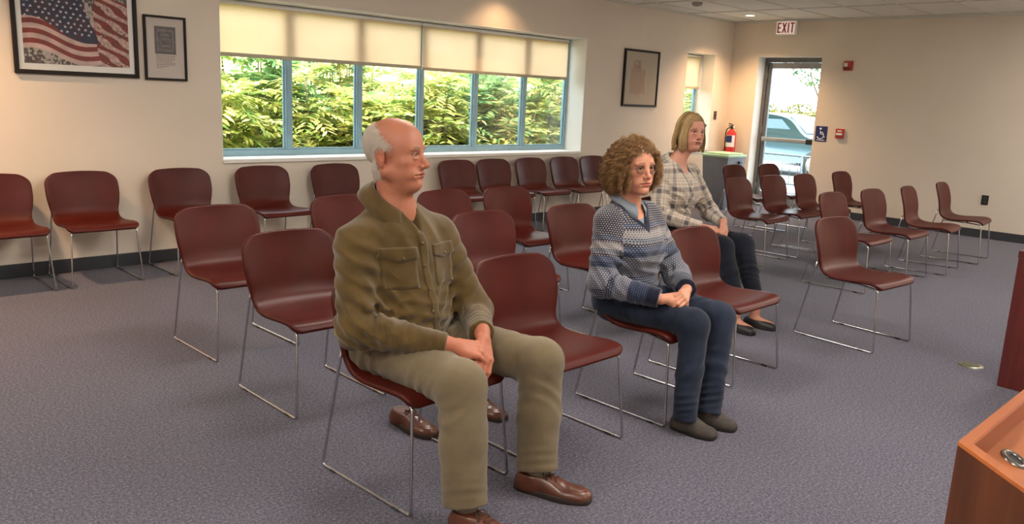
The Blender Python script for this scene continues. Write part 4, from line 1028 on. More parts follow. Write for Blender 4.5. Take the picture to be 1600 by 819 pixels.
def eyes(H, base, gaze, iris, parent, lid=None):
    for s in (-1, 1):
        c = H.P((.0315*s, .0742, .001)); g = n3(H.R@np.array(gaze)); r = .0116*H.k; nu, nv = 20, 14; V = []; F = []
        a1 = n3(np.cross(g, [0, 0, 1.])); a2 = np.cross(g, a1)
        for j in range(nv+1):
            th = PI*(j/nv)**1.4
            for i in range(nu): ph = 2*PI*i/nu; V.append(c+r*(g*math.cos(th)+(a1*math.cos(ph)+a2*math.sin(ph))*math.sin(th)))
        for j in range(nv):
            for i in range(nu): F.append((j*nu+i, j*nu+(i+1) % nu, (j+1)*nu+(i+1) % nu, (j+1)*nu+i))
        V = np.array(V); o = mesh_np('eye', V-base, F, M['eye'], parent); th = np.repeat(PI*(np.arange(nv+1)/nv)**1.4, nu)
        C = np.where((th < .27)[:, None], (.006, .006, .007), np.where((th < .62)[:, None], iris, (.36, .30, .27))); set_col(o, C)
t_ = NT('eye'); a_ = t_.node('ShaderNodeVertexColor'); a_.layer_name = 'Col'; t_.base(a_.outputs[0]); t_.set(rough=.25); M['eye'] = t_.m
def collar(name, C, up, fwd, rx, ry, mat, parent, base, Phi=2.55, hb=.045, hf=.018, leaf=.045, point=.03, flare=.03, seed=0):
    up = n3(up); fwd = np.asarray(fwd, float); fwd = n3(fwd-up*(fwd@up)); left = np.cross(up, fwd); n = 48; V = []; rows = 7
    for i in range(n+1):
        ph = -Phi+2*Phi*i/n; e = -fwd*math.cos(ph)*ry+left*math.sin(ph)*rx; en = n3(e); f = (abs(ph)/Phi)
        zt = hb*(1-f**1.6)+hf*f**1.6; fr = sstep(np.array([f]), .55, 1.0)[0]; ext = point*fr; fo = fwd*.026*fr
        sec = [(0, -.03-.01*fr), (.0, zt*.55), (.002, zt), (.009, zt+.003), (.017, zt-.010), (.024+flare*.3, zt-leaf*.55-ext*.3), (.026+flare*.55, zt-leaf-ext)]
        wv = .0025*math.sin(ph*5+seed)
        for k, (r, z) in enumerate(sec): V.append(C+e+en*(r+wv*k/6)+up*z+fo*(k/6))
    uv = [(2*Phi*rx*i/n, .02*k) for i in range(n+1) for k in range(rows)]
    V = np.array(V); F = [(i*rows+k, (i+1)*rows+k, (i+1)*rows+k+1, i*rows+k+1) for i in range(n) for k in range(rows-1)]
    o = mesh_np(name, V-base, F, mat, parent, uv=uv); m = o.modifiers.new('thick', 'SOLIDIFY'); m.thickness = .003; m.offset = 0; return o
LACE = plain('shoe_lace', srgb(58, 38, 28), .8)
def shoe(heel, toe, parent, base, up_mat, sole_mat, w=.052, h=.075, top=None, laces=True, name='shoe', label=None, low=False):
    heel = np.array([heel[0], heel[1], 0.]); toe = np.array([toe[0], toe[1], 0.]); d = toe-heel; L = np.linalg.norm(d); d /= L; sd = np.array([d[1], -d[0], 0])
    R = np.stack([sd, d, [0, 0, 1]], 1); P = lambda x, y, z: heel+sd*x+d*y+np.array([0, 0, z])
    lo = np.minimum(heel, toe)-.09; hi = np.maximum(heel, toe)+.09; lo[2] = -.02; hi[2] = .2
    f = Field(lo, hi, .0035)
    f.add(ell(P(0, .045, .03), (w*.66, .05, .045), R), .02); f.add(ell(P(0, L*.36, .028), (w*.72, L*.30, .040), R), .03); f.add(ell(P(.003, L*.70, .022), (w*.98, L*.30, .034), R), .03); f.add(ell(P(.0, L*.86, .02), (w*.8, L*.14, .026), R), .02)
    if not low:
        f.add(rcone(P(0, .048, .03), P(0, .052, h-.012), .041, .038), .025); f.add(rcone(P(0, .085, .058), P(0, L*.56, .036), .036, .030), .03)
        f.sub(((lo[0], lo[1], h-.01), (hi[0], hi[1], .2), lambda x, y, z: (h-z)+0*x+0*y), .004)
    else:
        f.sub(ell(P(0, .085, .075), (w*.62, .085, .042), R), .006)
    f.sub((lo, np.array([hi[0], hi[1], .012]), lambda x, y, z: (z-.012)+0*x+0*y), .003)
    # moccasin seam groove round the toe
    f.warp(lo, hi, lambda x, y, z: .0018*np.exp(-((((x-P(0, L*.70, 0)[0])*sd[0]+(y-P(0, L*.70, 0)[1])*sd[1])**2/(w*.72)**2+((x-P(0, L*.70, 0)[0])*d[0]+(y-P(0, L*.70, 0)[1])*d[1])**2/(L*.235)**2-1)/.09)**2)*(z > .03))
    V, F = f.mesh(1); o = mesh_np(name, V-base, F, up_mat, parent); bs = bvh_of(V, F)
    def top_(q):
        hit = bs.ray_cast(Vector((q[0], q[1], .3)), Vector((0, 0, -1))); return np.array([q[0], q[1], (hit[0].z if hit[0] is not None else q[2]-.002)+.0018])
    if label: o['label'] = label
    n = 36; pts = []
    for i in range(n):
        a = 2*PI*i/n; yy = L*.5-L*.515*math.cos(a); t = yy/L; hwid = w*(.72+.30*sstep(np.array([t]), .25, .7)[0])*1.09; pts.append(P(hwid*math.sin(a)*(1 if abs(math.sin(a)) < .01 else abs(math.sin(a))**-.45), yy, 0))
    m = MB(); z = [0.0, .004, .020, .024]; sc = [.97, 1, 1, .96]; V = []; c = P(0, L*.5, 0)
    for zz, s_ in zip(z, sc): V += [c+(p-c)*s_+np.array([0, 0, zz])-base for p in pts]
    F = [(j*n+i, j*n+(i+1) % n, (j+1)*n+(i+1) % n, (j+1)*n+i) for j in range(3) for i in range(n)]+[tuple(range(n))[::-1], tuple(range(3*n, 4*n))]
    m.add(V, F, True); m.build('sole', sole_mat, o)
    if laces:
        for k in range(4):
            y = L*.36+k*.019; b = None
            zz = .076-.006*k-.004; q = [top_(P(-.022, y-.004, zz)), top_(P(-.010, y+.003, zz)), top_(P(.010, y-.003, zz)), top_(P(.022, y+.004, zz))]
            MB().tube([tuple(a-base) for a in catmull(q, 9)], .0022, 6).build('shoelace', LACE, o)
        for s in (-1, 1):
            q = [top_(P(0, L*.37, .078)), top_(P(.020*s, L*.38, .084))+(0, 0, .012), top_(P(.032*s, L*.44, .072))+(0, 0, .002), top_(P(.012*s, L*.43, .074)), top_(P(0, L*.38, .078))]; MB().tube([tuple(a-base) for a in catmull(q, 16)], .002, 6).build('lace_loop', LACE, o)
    return o
def cloth_obj(name, f, mat, parent, base, uv=None, smooth=2):
    V, F = f.mesh(smooth); o = mesh_np(name, V-base, F, mat, parent, uv=uv(V) if uv else None); return o, V, F
def face_camera_strands(): pass
# ------------------------------------------------------------------ the older man in the olive shirt
def corduroy(name, dark, light, freq, kind='UV'):
    t = NT(name); tc = t.node('ShaderNodeTexCoord'); sx = t.node('ShaderNodeSeparateXYZ'); t.link(tc.outputs['UV'], sx.inputs[0])
    w = t.math('SINE', t.math('MULTIPLY', sx.outputs[0], freq)); v = t.coord('Object'); n = t.noise(v, 9, 4, .6); n2 = t.noise(v, 220, 2)
    f = t.math('ADD', t.math('MULTIPLY', n, .8), t.math('MULTIPLY', n2, .2)); c = t.ramp(f, [(.3, dark), (.7, light)])
    t.base(t.mix(t.math('MULTIPLY_ADD', w, .05, .05), c, tuple(q*.5 for q in dark))); t.set(rough=.9, spec=.15, sheen=.35); t.bump(t.math('ADD', t.math('MULTIPLY', w, .5), t.math('MULTIPLY', n2, .4)), .2, .002); return t.m
def twill(name, dark, light):
    t = NT(name); v = t.coord('Object'); n = t.noise(v, 7, 4, .6); n2 = t.noise(v, 400, 2); f = t.math('ADD', t.math('MULTIPLY', n, .75), t.math('MULTIPLY', n2, .25))
    t.base(t.ramp(f, [(.3, dark), (.7, light)])); t.set(rough=.9, spec=.15, sheen=.2); t.bump(n2, .25, .002); return t.m
M['olive'] = corduroy('olive_corduroy', srgb(73, 57, 28), srgb(97, 77, 40), 1500); M['khaki'] = twill('khaki_twill', srgb(99, 87, 67), srgb(122, 108, 84))
M['brown_leather'] = plain('brown_leather', srgb(88, 46, 30), .38, 0, .2, 20, .1, coat=.15); M['brown_sole'] = plain('brown_sole', srgb(48, 36, 30), .7); M['sock'] = plain('grey_sock', srgb(120, 112, 98), .95, 0, .1, 60, .2)
M['button'] = plain('shirt_button', srgb(96, 80, 54), .35)
def build_man():
    base = np.array([1.89, 2.40, 0.])
    rsh, lsh = np.array([1.685, 2.515, .930]), np.array([2.065, 2.495, .930]); rel, lel = np.array([1.615, 2.41, .640]), np.array([2.165, 2.375, .630]); rwr, lwr = np.array([1.840, 2.150, .602]), np.array([2.005, 2.150, .615])
    rhip, lhip = np.array([1.80, 2.52, .525]), np.array([1.985, 2.52, .525]); rkn, lkn = np.array([1.795, 2.02, .497]), np.array([2.205, 2.03, .50]); ran, lan = np.array([1.757, 1.935, .10]), np.array([2.155, 1.965, .10])
    neck = np.array([1.865, 2.52, 1.055]); fwd = n3((.16, -1, 0))
    H = Frame((1.845, 2.484, 1.266), (.50, -.866), .02, 1.085, 0)
    hc = H.c; hp = np.array([1.925, 2.085, .58])
    f = Field((1.5, 1.68, .0), (2.36, 2.75, 1.43), .011, fx=[(hc[0]-.115, hc[0]+.125, .002), (hp[0]-.1, hp[0]+.1, .0026)], fy=[(hc[1]-.125, hc[1]+.11, .002), (hp[1]-.08, hp[1]+.06, .0026)], fz=[(1.10, 1.42, .002), (.49, .65, .0026)])
    # trunk and limbs (under the clothes)
    for a, b, ra, rb in [(rhip, lhip, .11, .11), ((1.89, 2.50, .56), (1.88, 2.50, .86), .15, .13), (rsh, lsh, .055, .055), (rsh, rel, .052, .045), (rel, rwr, .043, .028), (lsh, lel, .052, .045), (lel, lwr, .043, .028), (rhip, rkn, .08, .055), (rkn, ran, .052, .036), (lhip, lkn, .08, .055), (lkn, lan, .052, .036)]: f.add(rcone(a, b, ra, rb), .04)
    f.add(rcone(H.P((0, -.030, -.045)), neck+(.01, .0, -.02), .056, .066), .03); f.add(rcone(H.P((0, .012, -.095)), neck+(.012, -.035, -.03), .036, .045), .03)
    f.add(rcone(rsh+(.05, 0, .0), neck, .05, .06), .04); f.add(rcone(lsh-(.05, 0, .0), neck, .05, .06), .04)
    head(f, H, dict(fat=1, jaw=1, nose=1.2, ear=1.12, brow=1.3, lid=.0042, mouth=1.3))
    cu = [(.55, .75, .4), (.6, .8, .45), (.65, .85, .5), (.7, .9, .5)]
    hand(f, rwr+(.018, -.012, -.002), (.80, -.50, -.22), (-.35, -.45, .82), 1, cu, 1.08, .05, .5)
    hand(f, lwr+(-.010, -.018, -.006), (-.42, -.62, -.62), (.25, -.80, .55), -1, [(.35, .55, .3), (.5, .8, .4), (.6, .9, .5), (.65, .9, .5)], 1.08, .06, .4)
    V, F = f.mesh(1)
    o = mesh_np('person', V-base, F, M['skin'], None, loc=base); tag(o, 'older bald man in an olive shirt sitting with clasped hands', 'person')
    L = H.loc(V); N = vnormals(V, F); C = face_colours(L, N, srgb(182, 120, 94), srgb(150, 82, 68), srgb(160, 122, 100), srgb(176, 92, 70), .0235, .006)
    handm = ((V[:, 2] < .75) & (V[:, 2] > .5)); C = cmix(C, srgb(182, 112, 86), handm*.8); set_col(o, C)
    eyes(H, base, (.0, 1, -.05), (.045, .055, .065), o)
    # white hair round the sides and back
    rs = np.random.RandomState(2); x, y, z = np.abs(L[:, 0]), L[:, 1], L[:, 2]
    edge = .034+.072*sstep(-y, -.03, .075)      # hairline climbs towards the back
    m = (z > -.078) & (z < edge) & (y < .022-.35*np.maximum(0, .02-z)) & (y > -.2) & ~((y > -.044) & (y < .02) & (z < .026) & (z > -.055) & (x > .05)) & (N@H.R[:, 2] > -.55)
    m &= ~((z < -.02) & (y > -.034)); m &= np.linalg.norm(V-hc, axis=1) < .16
    idx = np.flatnonzero(m); idx = rs.choice(idx, 15000); thin = sstep(edge[idx]-z[idx], -.002, .022) > rs.rand(len(idx))*.9; idx = idx[thin]
    comb = H.R@np.array([0, -.55, -.8]); P = []; p = V[idx]+rs.randn(len(idx), 3)*.001; nn = N[idx]; d = comb[None]+rs.randn(len(idx), 3)*.10
    d = d-nn*(d*nn).sum(1)[:, None]; d /= np.linalg.norm(d, axis=1)[:, None]; ln = rs.uniform(.018, .038, len(idx))[:, None]
    for t in np.linspace(0, 1, 5): P.append(p+d*ln*t+nn*(.0010+.0045*math.sin(t*2.2)*(.5+rs.rand(len(idx), 1)*.8)))
    ribbons(np.stack(P, 1)-base, .00034, plain('white_hair', srgb(224, 212, 198), .5, 0, .1), 'hair', o)
    # brows
    m = (np.abs(L[:, 2]-.0235+((np.abs(L[:, 0])-.028)/.024)**2*.004) < .004) & (x > .012) & (x < .049) & (y > .055); mall = m
    for sgn_ in (-1, 1):
      idx = rs.choice(np.flatnonzero(mall & (L[:, 0]*sgn_ > 0)), 80); p = V[idx]; nn = N[idx]
      d = np.sign(L[idx, 0])[:, None]*H.R[:, 0][None]*.9+H.R[:, 2][None]*.25+rs.randn(len(idx), 3)*.2; P = [p+d*.008*t+nn*.0016*math.sin(2*t+.3) for t in np.linspace(0, 1, 4)]; ribbons(np.stack(P, 1)-base, .0004, plain('grey_brow', srgb(196, 170, 150), .6), 'eyebrow', o)
    # ---------------- shirt
    g = Field((1.50, 2.05, .45), (2.30, 2.76, 1.16), .0055)
    g.add(ell((1.885, 2.475, .64), (.192, .172, .18)), .03); g.add(ell((1.875, 2.50, .815), (.205, .145, .21)), .08); g.add(ell((1.872, 2.497, .925), (.165, .112, .12)), .06); g.add(ell((1.89, 2.52, .55), (.195, .165, .11)), .05)
    g.add(rcone(rsh+(.03, .005, -.01), lsh+(-.03, .005, -.01), .078, .078), .07); g.add(rcone(rsh+(.05, .01, .015), neck+(-.03, .012, -.012), .058, .070), .05); g.add(rcone(lsh+(-.05, .01, .015), neck+(.03, .012, -.012), .058, .070), .05)
    for sh, el, wr in ((rsh, rel, rwr), (lsh, lel, lwr)):
        g.add(rcone(sh, el, .078, .066), .05); g.add(ell(el, (.064, .064, .064)), .03); w2 = wr+(wr-el)*-.02
        g.add(rcone(el, w2, .066, .047, cut_b=True), .03); ax = n3(w2-el); g.add(rcone(w2-ax*.055, w2+ax*.004, .0475, .0455, cut_a=True, cut_b=True), .004)
    cr = [(rel+(.02, -.03, .02), .12, (.2, -.6, .75), .042, .0085), (rel+(.06, -.08, 0), .10, (.7, -.7, .1), .038, .006), ((1.66, 2.46, .84), .13, (.35, -.3, 1), .055, .0065), (lel+(0, -.03, .02), .11, (-.2, -.6, .75), .042, .008), ((2.10, 2.42, .80), .12, (-.4, -.3, 1), .055, .006),
          ((1.72, 2.38, .76), .11, (.8, 0, .55), .05, .006), ((1.90, 2.33, .62), .14, (.25, 0, 1), .05, .007), ((1.78, 2.36, .60), .12, (-.35, 0, 1), .045, .008), ((1.85, 2.40, .95), .14, (1, 0, .5), .07, .004), ((2.0, 2.38, .72), .12, (-.7, 0, .6), .055, .006), ((1.60, 2.55, .60), .15, (.2, .2, 1), .05, .006), (rwr-(.06, -.06, 0), .07, (.7, -.7, .1), .03, .004), (lwr+(.05, .07, 0), .07, (-.5, -.8, .1), .03, .004), ((1.74, 2.60, .8), .2, (.3, .3, 1), .07, .006)]
    g.warp((1.50, 2.05, .45), (2.30, 2.76, 1.16), creases(cr, 4, .0020, 15))
    g.sub(((1.4, 2.0, .40), (2.4, 2.8, .545), lambda x, y, z: (z-.525-.02*np.sin((x-1.5)*9)+.05*(y-2.45))+0*x), .006)
    nk = neck+(.0, -.005, 0); g.sub(rcone(nk+(0, .01, -.015), nk+(.0, -.01, .1), .066, .09), .008)
    lx = n3(np.cross([0, 0, 1.], fwd)); vc = neck+fwd*.10+(0, 0, -.080)
    g.sub(((1.7, 2.2, .93), (2.05, 2.6, 1.15), lambda x, y, z: np.maximum(np.maximum(np.abs((x-vc[0])*lx[0]+(y-vc[1])*lx[1])*.9-(z-vc[2])*.40, -((x-neck[0])*fwd[0]+(y-neck[1])*fwd[1])-.01), -(z-.95))), .006)
    bones = [((1.88, 2.49, .45), (1.875, 2.50, 1.08), .19, 0, fwd, 0), (rsh, rel, .075, -.8, (0, -1, 0), 2), (rel, rwr, .06, -1.2, (0, 0, 1), 2), (lsh, lel, .075, -.8, (0, -1, 0), 4), (lel, lwr, .06, -1.2, (0, 0, 1), 4)]
    so_, SV, SF = cloth_obj('shirt', g, M['olive'], o, base, lambda V: limb_uv(V, bones)); bv = bvh_of(SV, SF); off = lambda ob: setattr(ob, 'location', tuple(-base))
    # front placket, pockets, buttons
    ln_ = [patch('placket', bv, (1.915, 2.3, .56), lx, (-.06, 0, 1), .034, .425, -fwd, .003, .002, M['olive'], so_, 4, 30)]
    for cx, w in ((1.795, .125), (2.005, .115)):
        pk = patch('chest_pocket', bv, (cx, 2.3, .775), lx, (0, 0, 1), w, .15, -fwd, .003, .002, M['olive'], so_, 10, 12)
        fl = patch('pocket_flap', bv, (cx, 2.3, .928), lx, (0, 0, -1), w+.008, .055, -fwd, .007, .002, M['olive'], so_, 10, 6, lambda a, b: (a, b*(1-.28*(2*abs(a-.5)))))
        ln_ += [pk, fl]
        hit = bv.ray_cast(Vector((cx, 1.9, .888)), Vector((0, 1, 0)))
        if hit[0]: b_ = MB().lathe([(.0, -.0125), (.0055, -.0125), (.006, -.010), (.006, -.006)], n=14, axis='y', cap=False).build('button', M['button'], so_); b_.location = Vector(hit[0])-Vector(base)
    for k in range(5):
        z = .60+.085*k; hit = bv.ray_cast(Vector((1.915-.06*(z-.56)-.1*.16, 1.8, z)), Vector((0, 1, 0)))
        if hit[0]: b_ = MB().lathe([(.0, -.0105), (.0055, -.0105), (.006, -.008), (.006, -.004)], n=14, axis='y', cap=False).build('button', M['button'], so_); b_.location = Vector(hit[0])-Vector(base)
    for q in ln_: q.location = tuple(-base)
    cl = collar('shirt_collar', neck+(-.010, .010, .020), n3((.03, -.34, 1)), fwd, .072, .080, M['olive'], o, base, 2.62, .060, .010, .050, .035, .050)
    # dark undershirt at the throat
    u = Field((1.70, 2.30, .90), (2.05, 2.62, 1.10), .005); u.add(ell((1.872, 2.50, .92), (.13, .088, .135)), .01); u.add(rcone(neck+(-.05, 0, -.03), neck+(.05, 0, -.03), .05, .05), .04); u.sub(rcone(neck+(0, .0, -.02), neck+fwd*.05+(0, 0, .10), .068, .1), .006)
    cloth_obj('undershirt', u, plain('undershirt', srgb(44, 36, 38), .9), o, base)
    # ---------------- trousers
    g = Field((1.62, 1.82, .05), (2.36, 2.74, .66), .0055)
    g.add(ell((1.89, 2.535, .535), (.192, .165, .115)), .02); g.add(rcone(rhip, lhip, .115, .115), .04)
    for hp_, kn, an in ((rhip, rkn, ran), (lhip, lkn, lan)):
        g.add(rcone(hp_, kn+(0, .03, -.005), .118, .088), .05); g.add(ell(kn, (.086, .084, .082)), .03); hem = an+(0, 0, -.012)
        g.add(rcone(kn, (kn+hem)/2, .084, .081), .03); g.add(rcone((kn+hem)/2, hem, .081, .080, cut_b=True), .02); g.add(rcone(hem+(kn-hem)*.07, hem, .0815, .0825, cut_a=True, cut_b=True), .003)
    g.sub(((1.5, 1.8, .60), (2.4, 2.8, .72), lambda x, y, z: (.60-z)+0*x+0*y), .01)
    cr = []
    for kn, an, s in ((rkn, ran, -1), (lkn, lan, 1)):
        cr += [(kn+(0, .08, -.05), .06, (0, .75, .65), .034, .008), (kn+(.03*s, .14, .0), .09, (.5*s, 1, .5), .05, .005), ((kn+an)/2+(.03, .02, 0), .10, (.7*s, .5, .5), .055, .005), (an+(0, 0, .05), .06, (.3, .5, 1), .035, .005), (kn+(-.03, -.02, -.10), .08, (.9*s, .3, .8), .045, .005), (kn+(.05, .0, -.03), .06, (.3, .7, .8), .03, .004)]
    cr += [(rhip+(0, -.14, .05), .11, (.5, 1, .2), .045, .008), (lhip+(0, -.14, .05), .11, (-.5, 1, .2), .045, .008), ((1.76, 2.45, .48), .12, (.2, .9, .5), .05, .006), ((1.89, 2.35, .56), .1, (1, .4, 0), .04, .006)]
    g.warp((1.62, 1.82, .05), (2.36, 2.74, .66), creases(cr, 9, .0022, 13))
    tr, TV, TF = cloth_obj('trousers', g, M['khaki'], o, base)
    bt = bvh_of(TV, TF)
    pk = patch('side_pocket', bt, (1.70, 2.42, .52), (0, -1, -.25), (0, .35, 1), .012, .12, (1, 0, 0), .003, .002, M['khaki'], tr, 3, 8); pk.location = tuple(-base)
    u = MB(); V_, F_ = [], []
    ring = [(1.89+.196*math.cos(a), 2.535+.168*math.sin(a)-.012, .572) for a in np.linspace(0, 2*PI, 48, endpoint=False)]
    MB().tube([tuple(np.array(q)-base) for q in ring], .012, 8, closed=True).build('belt', M['brown_sole'], tr)
    for an, h_, t_2 in ((ran, (1.728, 1.975), (1.805, 1.685)), (lan, (2.108, 2.035), (2.240, 1.765))):
        MB().tube([tuple(an+(0, .0, .06)-base), tuple(an-(0, 0, .05)-base)], .045, 16).build('sock', M['sock'], o)
        shoe(h_, t_2, o, base, M['brown_leather'], M['brown_sole'], .053, .078)
    return o
MAN = build_man()
# the two brown shoes that show under his chair
for h_, t_2, lab in [((2.125, 2.86), (2.150, 2.585), 'brown leather shoe under the older man\'s chair, behind the near front leg'), ((2.50, 2.80), (2.525, 2.53), 'dark brown shoe on the carpet between the first two front row chairs')]:
    b_ = np.array([h_[0], h_[1], 0.]); e_ = empty('leather_shoe', b_, 0, lab, 'shoe', 'pair of shoes behind the front row')
    shoe(h_, t_2, e_, b_, M['brown_leather'], M['brown_sole'], .053, .075, name='shoe_upper')
# ------------------------------------------------------------------ the two women
M['denim'] = None
def denim(name, dark, light):
    t = NT(name); v = t.coord('Object'); n = t.noise(v, 6, 4, .6); n2 = t.noise(v, 350, 2); f = t.math('ADD', t.math('MULTIPLY', n, .7), t.math('MULTIPLY', n2, .3)); t.base(t.ramp(f, [(.32, dark), (.68, light)])); t.set(rough=.9, spec=.15, sheen=.1); t.bump(n2, .2, .002); return t.m
M['denim'] = denim('blue_denim', srgb(22, 28, 42), srgb(46, 54, 72)); M['dark_denim'] = denim('dark_denim', srgb(11, 13, 22), srgb(23, 26, 38))
def sweater_mat():
    t = NT('patterned_knit'); tc = t.node('ShaderNodeTexCoord'); sx = t.node('ShaderNodeSeparateXYZ'); t.link(tc.outputs['UV'], sx.inputs[0]); u, v = sx.outputs[0], sx.outputs[1]
    # small repeating flecks, 16 mm x 14 mm cells, offset rows
    row = t.math('FLOOR', t.math('DIVIDE', v, .0100)); uo = t.math('ADD', t.math('DIVIDE', u, .0120), t.math('MULTIPLY', t.math('MODULO', row, 2), .5))
    fu = t.math('ABSOLUTE', t.math('SUBTRACT', t.math('FRACT', uo), .5)); fv = t.math('ABSOLUTE', t.math('SUBTRACT', t.math('FRACT', t.math('DIVIDE', v, .0100)), .5))
    dia = t.math('ADD', fu, fv)                     # diamond distance
    fleck = t.math('LESS_THAN', t.math('ADD', dia, t.math('MULTIPLY', t.noise(t.coord('Object'), 260, 2), .25)), .50)
    # wide bands along the height decide ground and fleck colour
    band = t.node('ShaderNodeMapRange'); t.link(v, band.inputs[0]); band.inputs[1].default_value = 0; band.inputs[2].default_value = .62
    navy, mid, pale, cream, steel = srgb(34, 40, 62), srgb(54, 66, 94), srgb(124, 128, 136), srgb(158, 150, 144), srgb(78, 88, 108)
    ground = t.ramp(band.outputs[0], [(0, navy), (.07, steel), (.18, navy), (.25, steel), (.42, navy), (.46, mid), (.50, navy), (.525, pale), (.56, cream), (.61, navy), (.64, mid), (.66, navy), (.90, navy)], 'CONSTANT')
    fl = t.ramp(band.outputs[0], [(0, steel), (.07, cream), (.18, pale), (.25, cream), (.42, steel), (.46, pale), (.50, cream), (.525, navy), (.56, steel), (.61, cream), (.64, pale), (.66, cream), (.90, pale)], 'CONSTANT')
    c = t.mix(fleck, ground, fl); tr = t.node('ShaderNodeAttribute'); tr.attribute_name = 'trim'; c = t.mix(tr.outputs['Fac'], c, srgb(24, 28, 48))
    t.base(c); t.set(rough=.95, spec=.1, sheen=.3)
    kn = t.math('ADD', t.math('SINE', t.math('MULTIPLY', u, 1500)), t.math('SINE', t.math('MULTIPLY', v, 1300))); t.bump(t.math('ADD', kn, t.math('MULTIPLY', fleck, .8)), .25, .003); return t.m
M['sweater'] = sweater_mat()
def plaid_mat():
    t = NT('plaid_flannel'); tc = t.node('ShaderNodeTexCoord'); sx = t.node('ShaderNodeSeparateXYZ'); t.link(tc.outputs['UV'], sx.inputs[0]); n = t.noise(t.coord('Object'), 300, 2)
    def bands(s, off):
        f = t.math('FRACT', t.math('ADD', t.math('DIVIDE', s, .128), off))
        return t.ramp(f, [(0, srgb(184, 172, 158)), (.14, srgb(104, 96, 98)), (.17, srgb(58, 55, 64)), (.36, srgb(96, 90, 96)), (.40, srgb(184, 172, 158)), (.52, srgb(146, 122, 102)), (.58, srgb(190, 178, 164)), (.70, srgb(122, 114, 116)), (.73, srgb(184, 172, 158)), (.86, srgb(140, 116, 98)), (.9, srgb(184, 172, 158))], 'CONSTANT')
    c = t.mix(.5, bands(sx.outputs[0], .2), bands(sx.outputs[1], .45)); c2 = t.mix(t.math('MULTIPLY', n, .25), c, srgb(180, 168, 156)); t.base(c2); t.set(rough=.95, spec=.1, sheen=.2); t.bump(n, .2, .002); return t.m
M['plaid'] = plaid_mat(); M['blue_shirt'] = twill('blue_grey_shirt', srgb(118, 128, 140), srgb(142, 152, 162))
M['grey_shoe'] = plain('grey_suede', srgb(62, 56, 50), .8, 0, .15, 30, .2); M['dark_sole'] = plain('dark_sole', srgb(30, 28, 28), .7); M['sandal'] = plain('black_sandal', srgb(30, 26, 26), .5)
M['wire'] = plain('glasses_wire', (.16, .13, .10), .3, .9); M['lens_glass'] = glass_mat('lens_glass', (.97, .97, .97), .05)

def woman_core(c, base):
    """body field, trousers for a seated woman; c holds joints"""
    H = c['H']; hc = H.c; hp = c['hands']; k = c['k']
    lo = np.minimum(np.minimum(c['ran'], c['lan']), c['rel'])-.25; lo[2] = 0; lo[1] = min(c['ran'][1], c['lan'][1])-.2; hi = np.maximum(c['lel'], c['lsh'])+.2; hi[2] = hc[2]+.17; hi[1] = c['rhip'][1]+.25; hi[0] = max(hi[0], c['lkn'][0]+.2)
    f = Field(lo, hi, .011, fx=[(hc[0]-.10, hc[0]+.10, .0021), (hp[0]-.09, hp[0]+.09, .0028)], fy=[(hc[1]-.13, hc[1]+.12, .0021), (hp[1]-.07, hp[1]+.07, .0028)], fz=[(hc[2]-.15, hc[2]+.15, .0021), (hp[2]-.06, hp[2]+.06, .0028)])
    mid = (c['rsh']+c['lsh'])/2; pel = (c['rhip']+c['lhip'])/2
    for a, b, ra, rb in [(c['rhip'], c['lhip'], .095, .095), (pel+(0, -.01, .05), mid+(0, .0, -.1), .11, .095), (c['rsh'], c['lsh'], .040, .040), (c['rsh'], c['rel'], .038, .032), (c['rel'], c['rwr'], .032, .022), (c['lsh'], c['lel'], .038, .032), (c['lel'], c['lwr'], .032, .022),
                         (c['rhip'], c['rkn'], .07, .048), (c['rkn'], c['ran'], .046, .030), (c['lhip'], c['lkn'], .07, .048), (c['lkn'], c['lan'], .046, .030)]: f.add(rcone(a, b, ra, rb), .04)
    n = c['neck']
    f.add(rcone(H.P((0, -.026, -.05)), n, .047*k, .053*k), .03); f.add(rcone(H.P((0, .008, -.085)), n+H.R[:, 1]*.02, .030*k, .036*k), .03)
    f.add(rcone(c['rsh']+(.04, 0, 0), n, .036, .046), .04); f.add(rcone(c['lsh']-(.04, 0, 0), n, .036, .046), .04); f.add(ell(mid+(0, -.02, -.05), (.13, .085, .11)), .05)
    head(f, H, c['face']); c['hand_fn'](f)
    V, F = f.mesh(1); o = mesh_np('person', V-base, F, M['skin'], None, loc=base)
    L = H.loc(V); N = vnormals(V, F); C = face_colours(L, N, *c['cols']); hd = np.linalg.norm(V-H.c, axis=1) < .18*k; zz, yy = L[:, 2], L[:, 1]; scalp = hd*np.maximum(sstep(zz, c['hairz']-.004, c['hairz']+.004), sstep(zz, -.03, -.02)*(1-sstep(yy, .012, .03))*(np.abs(L[:, 0]) < .080)); C = cmix(C, c['scalp'], scalp); set_col(o, C); eyes(H, base, c.get('gaze', (0, 1, -.04)), c['iris'], o)
    return o, V, F, L, N
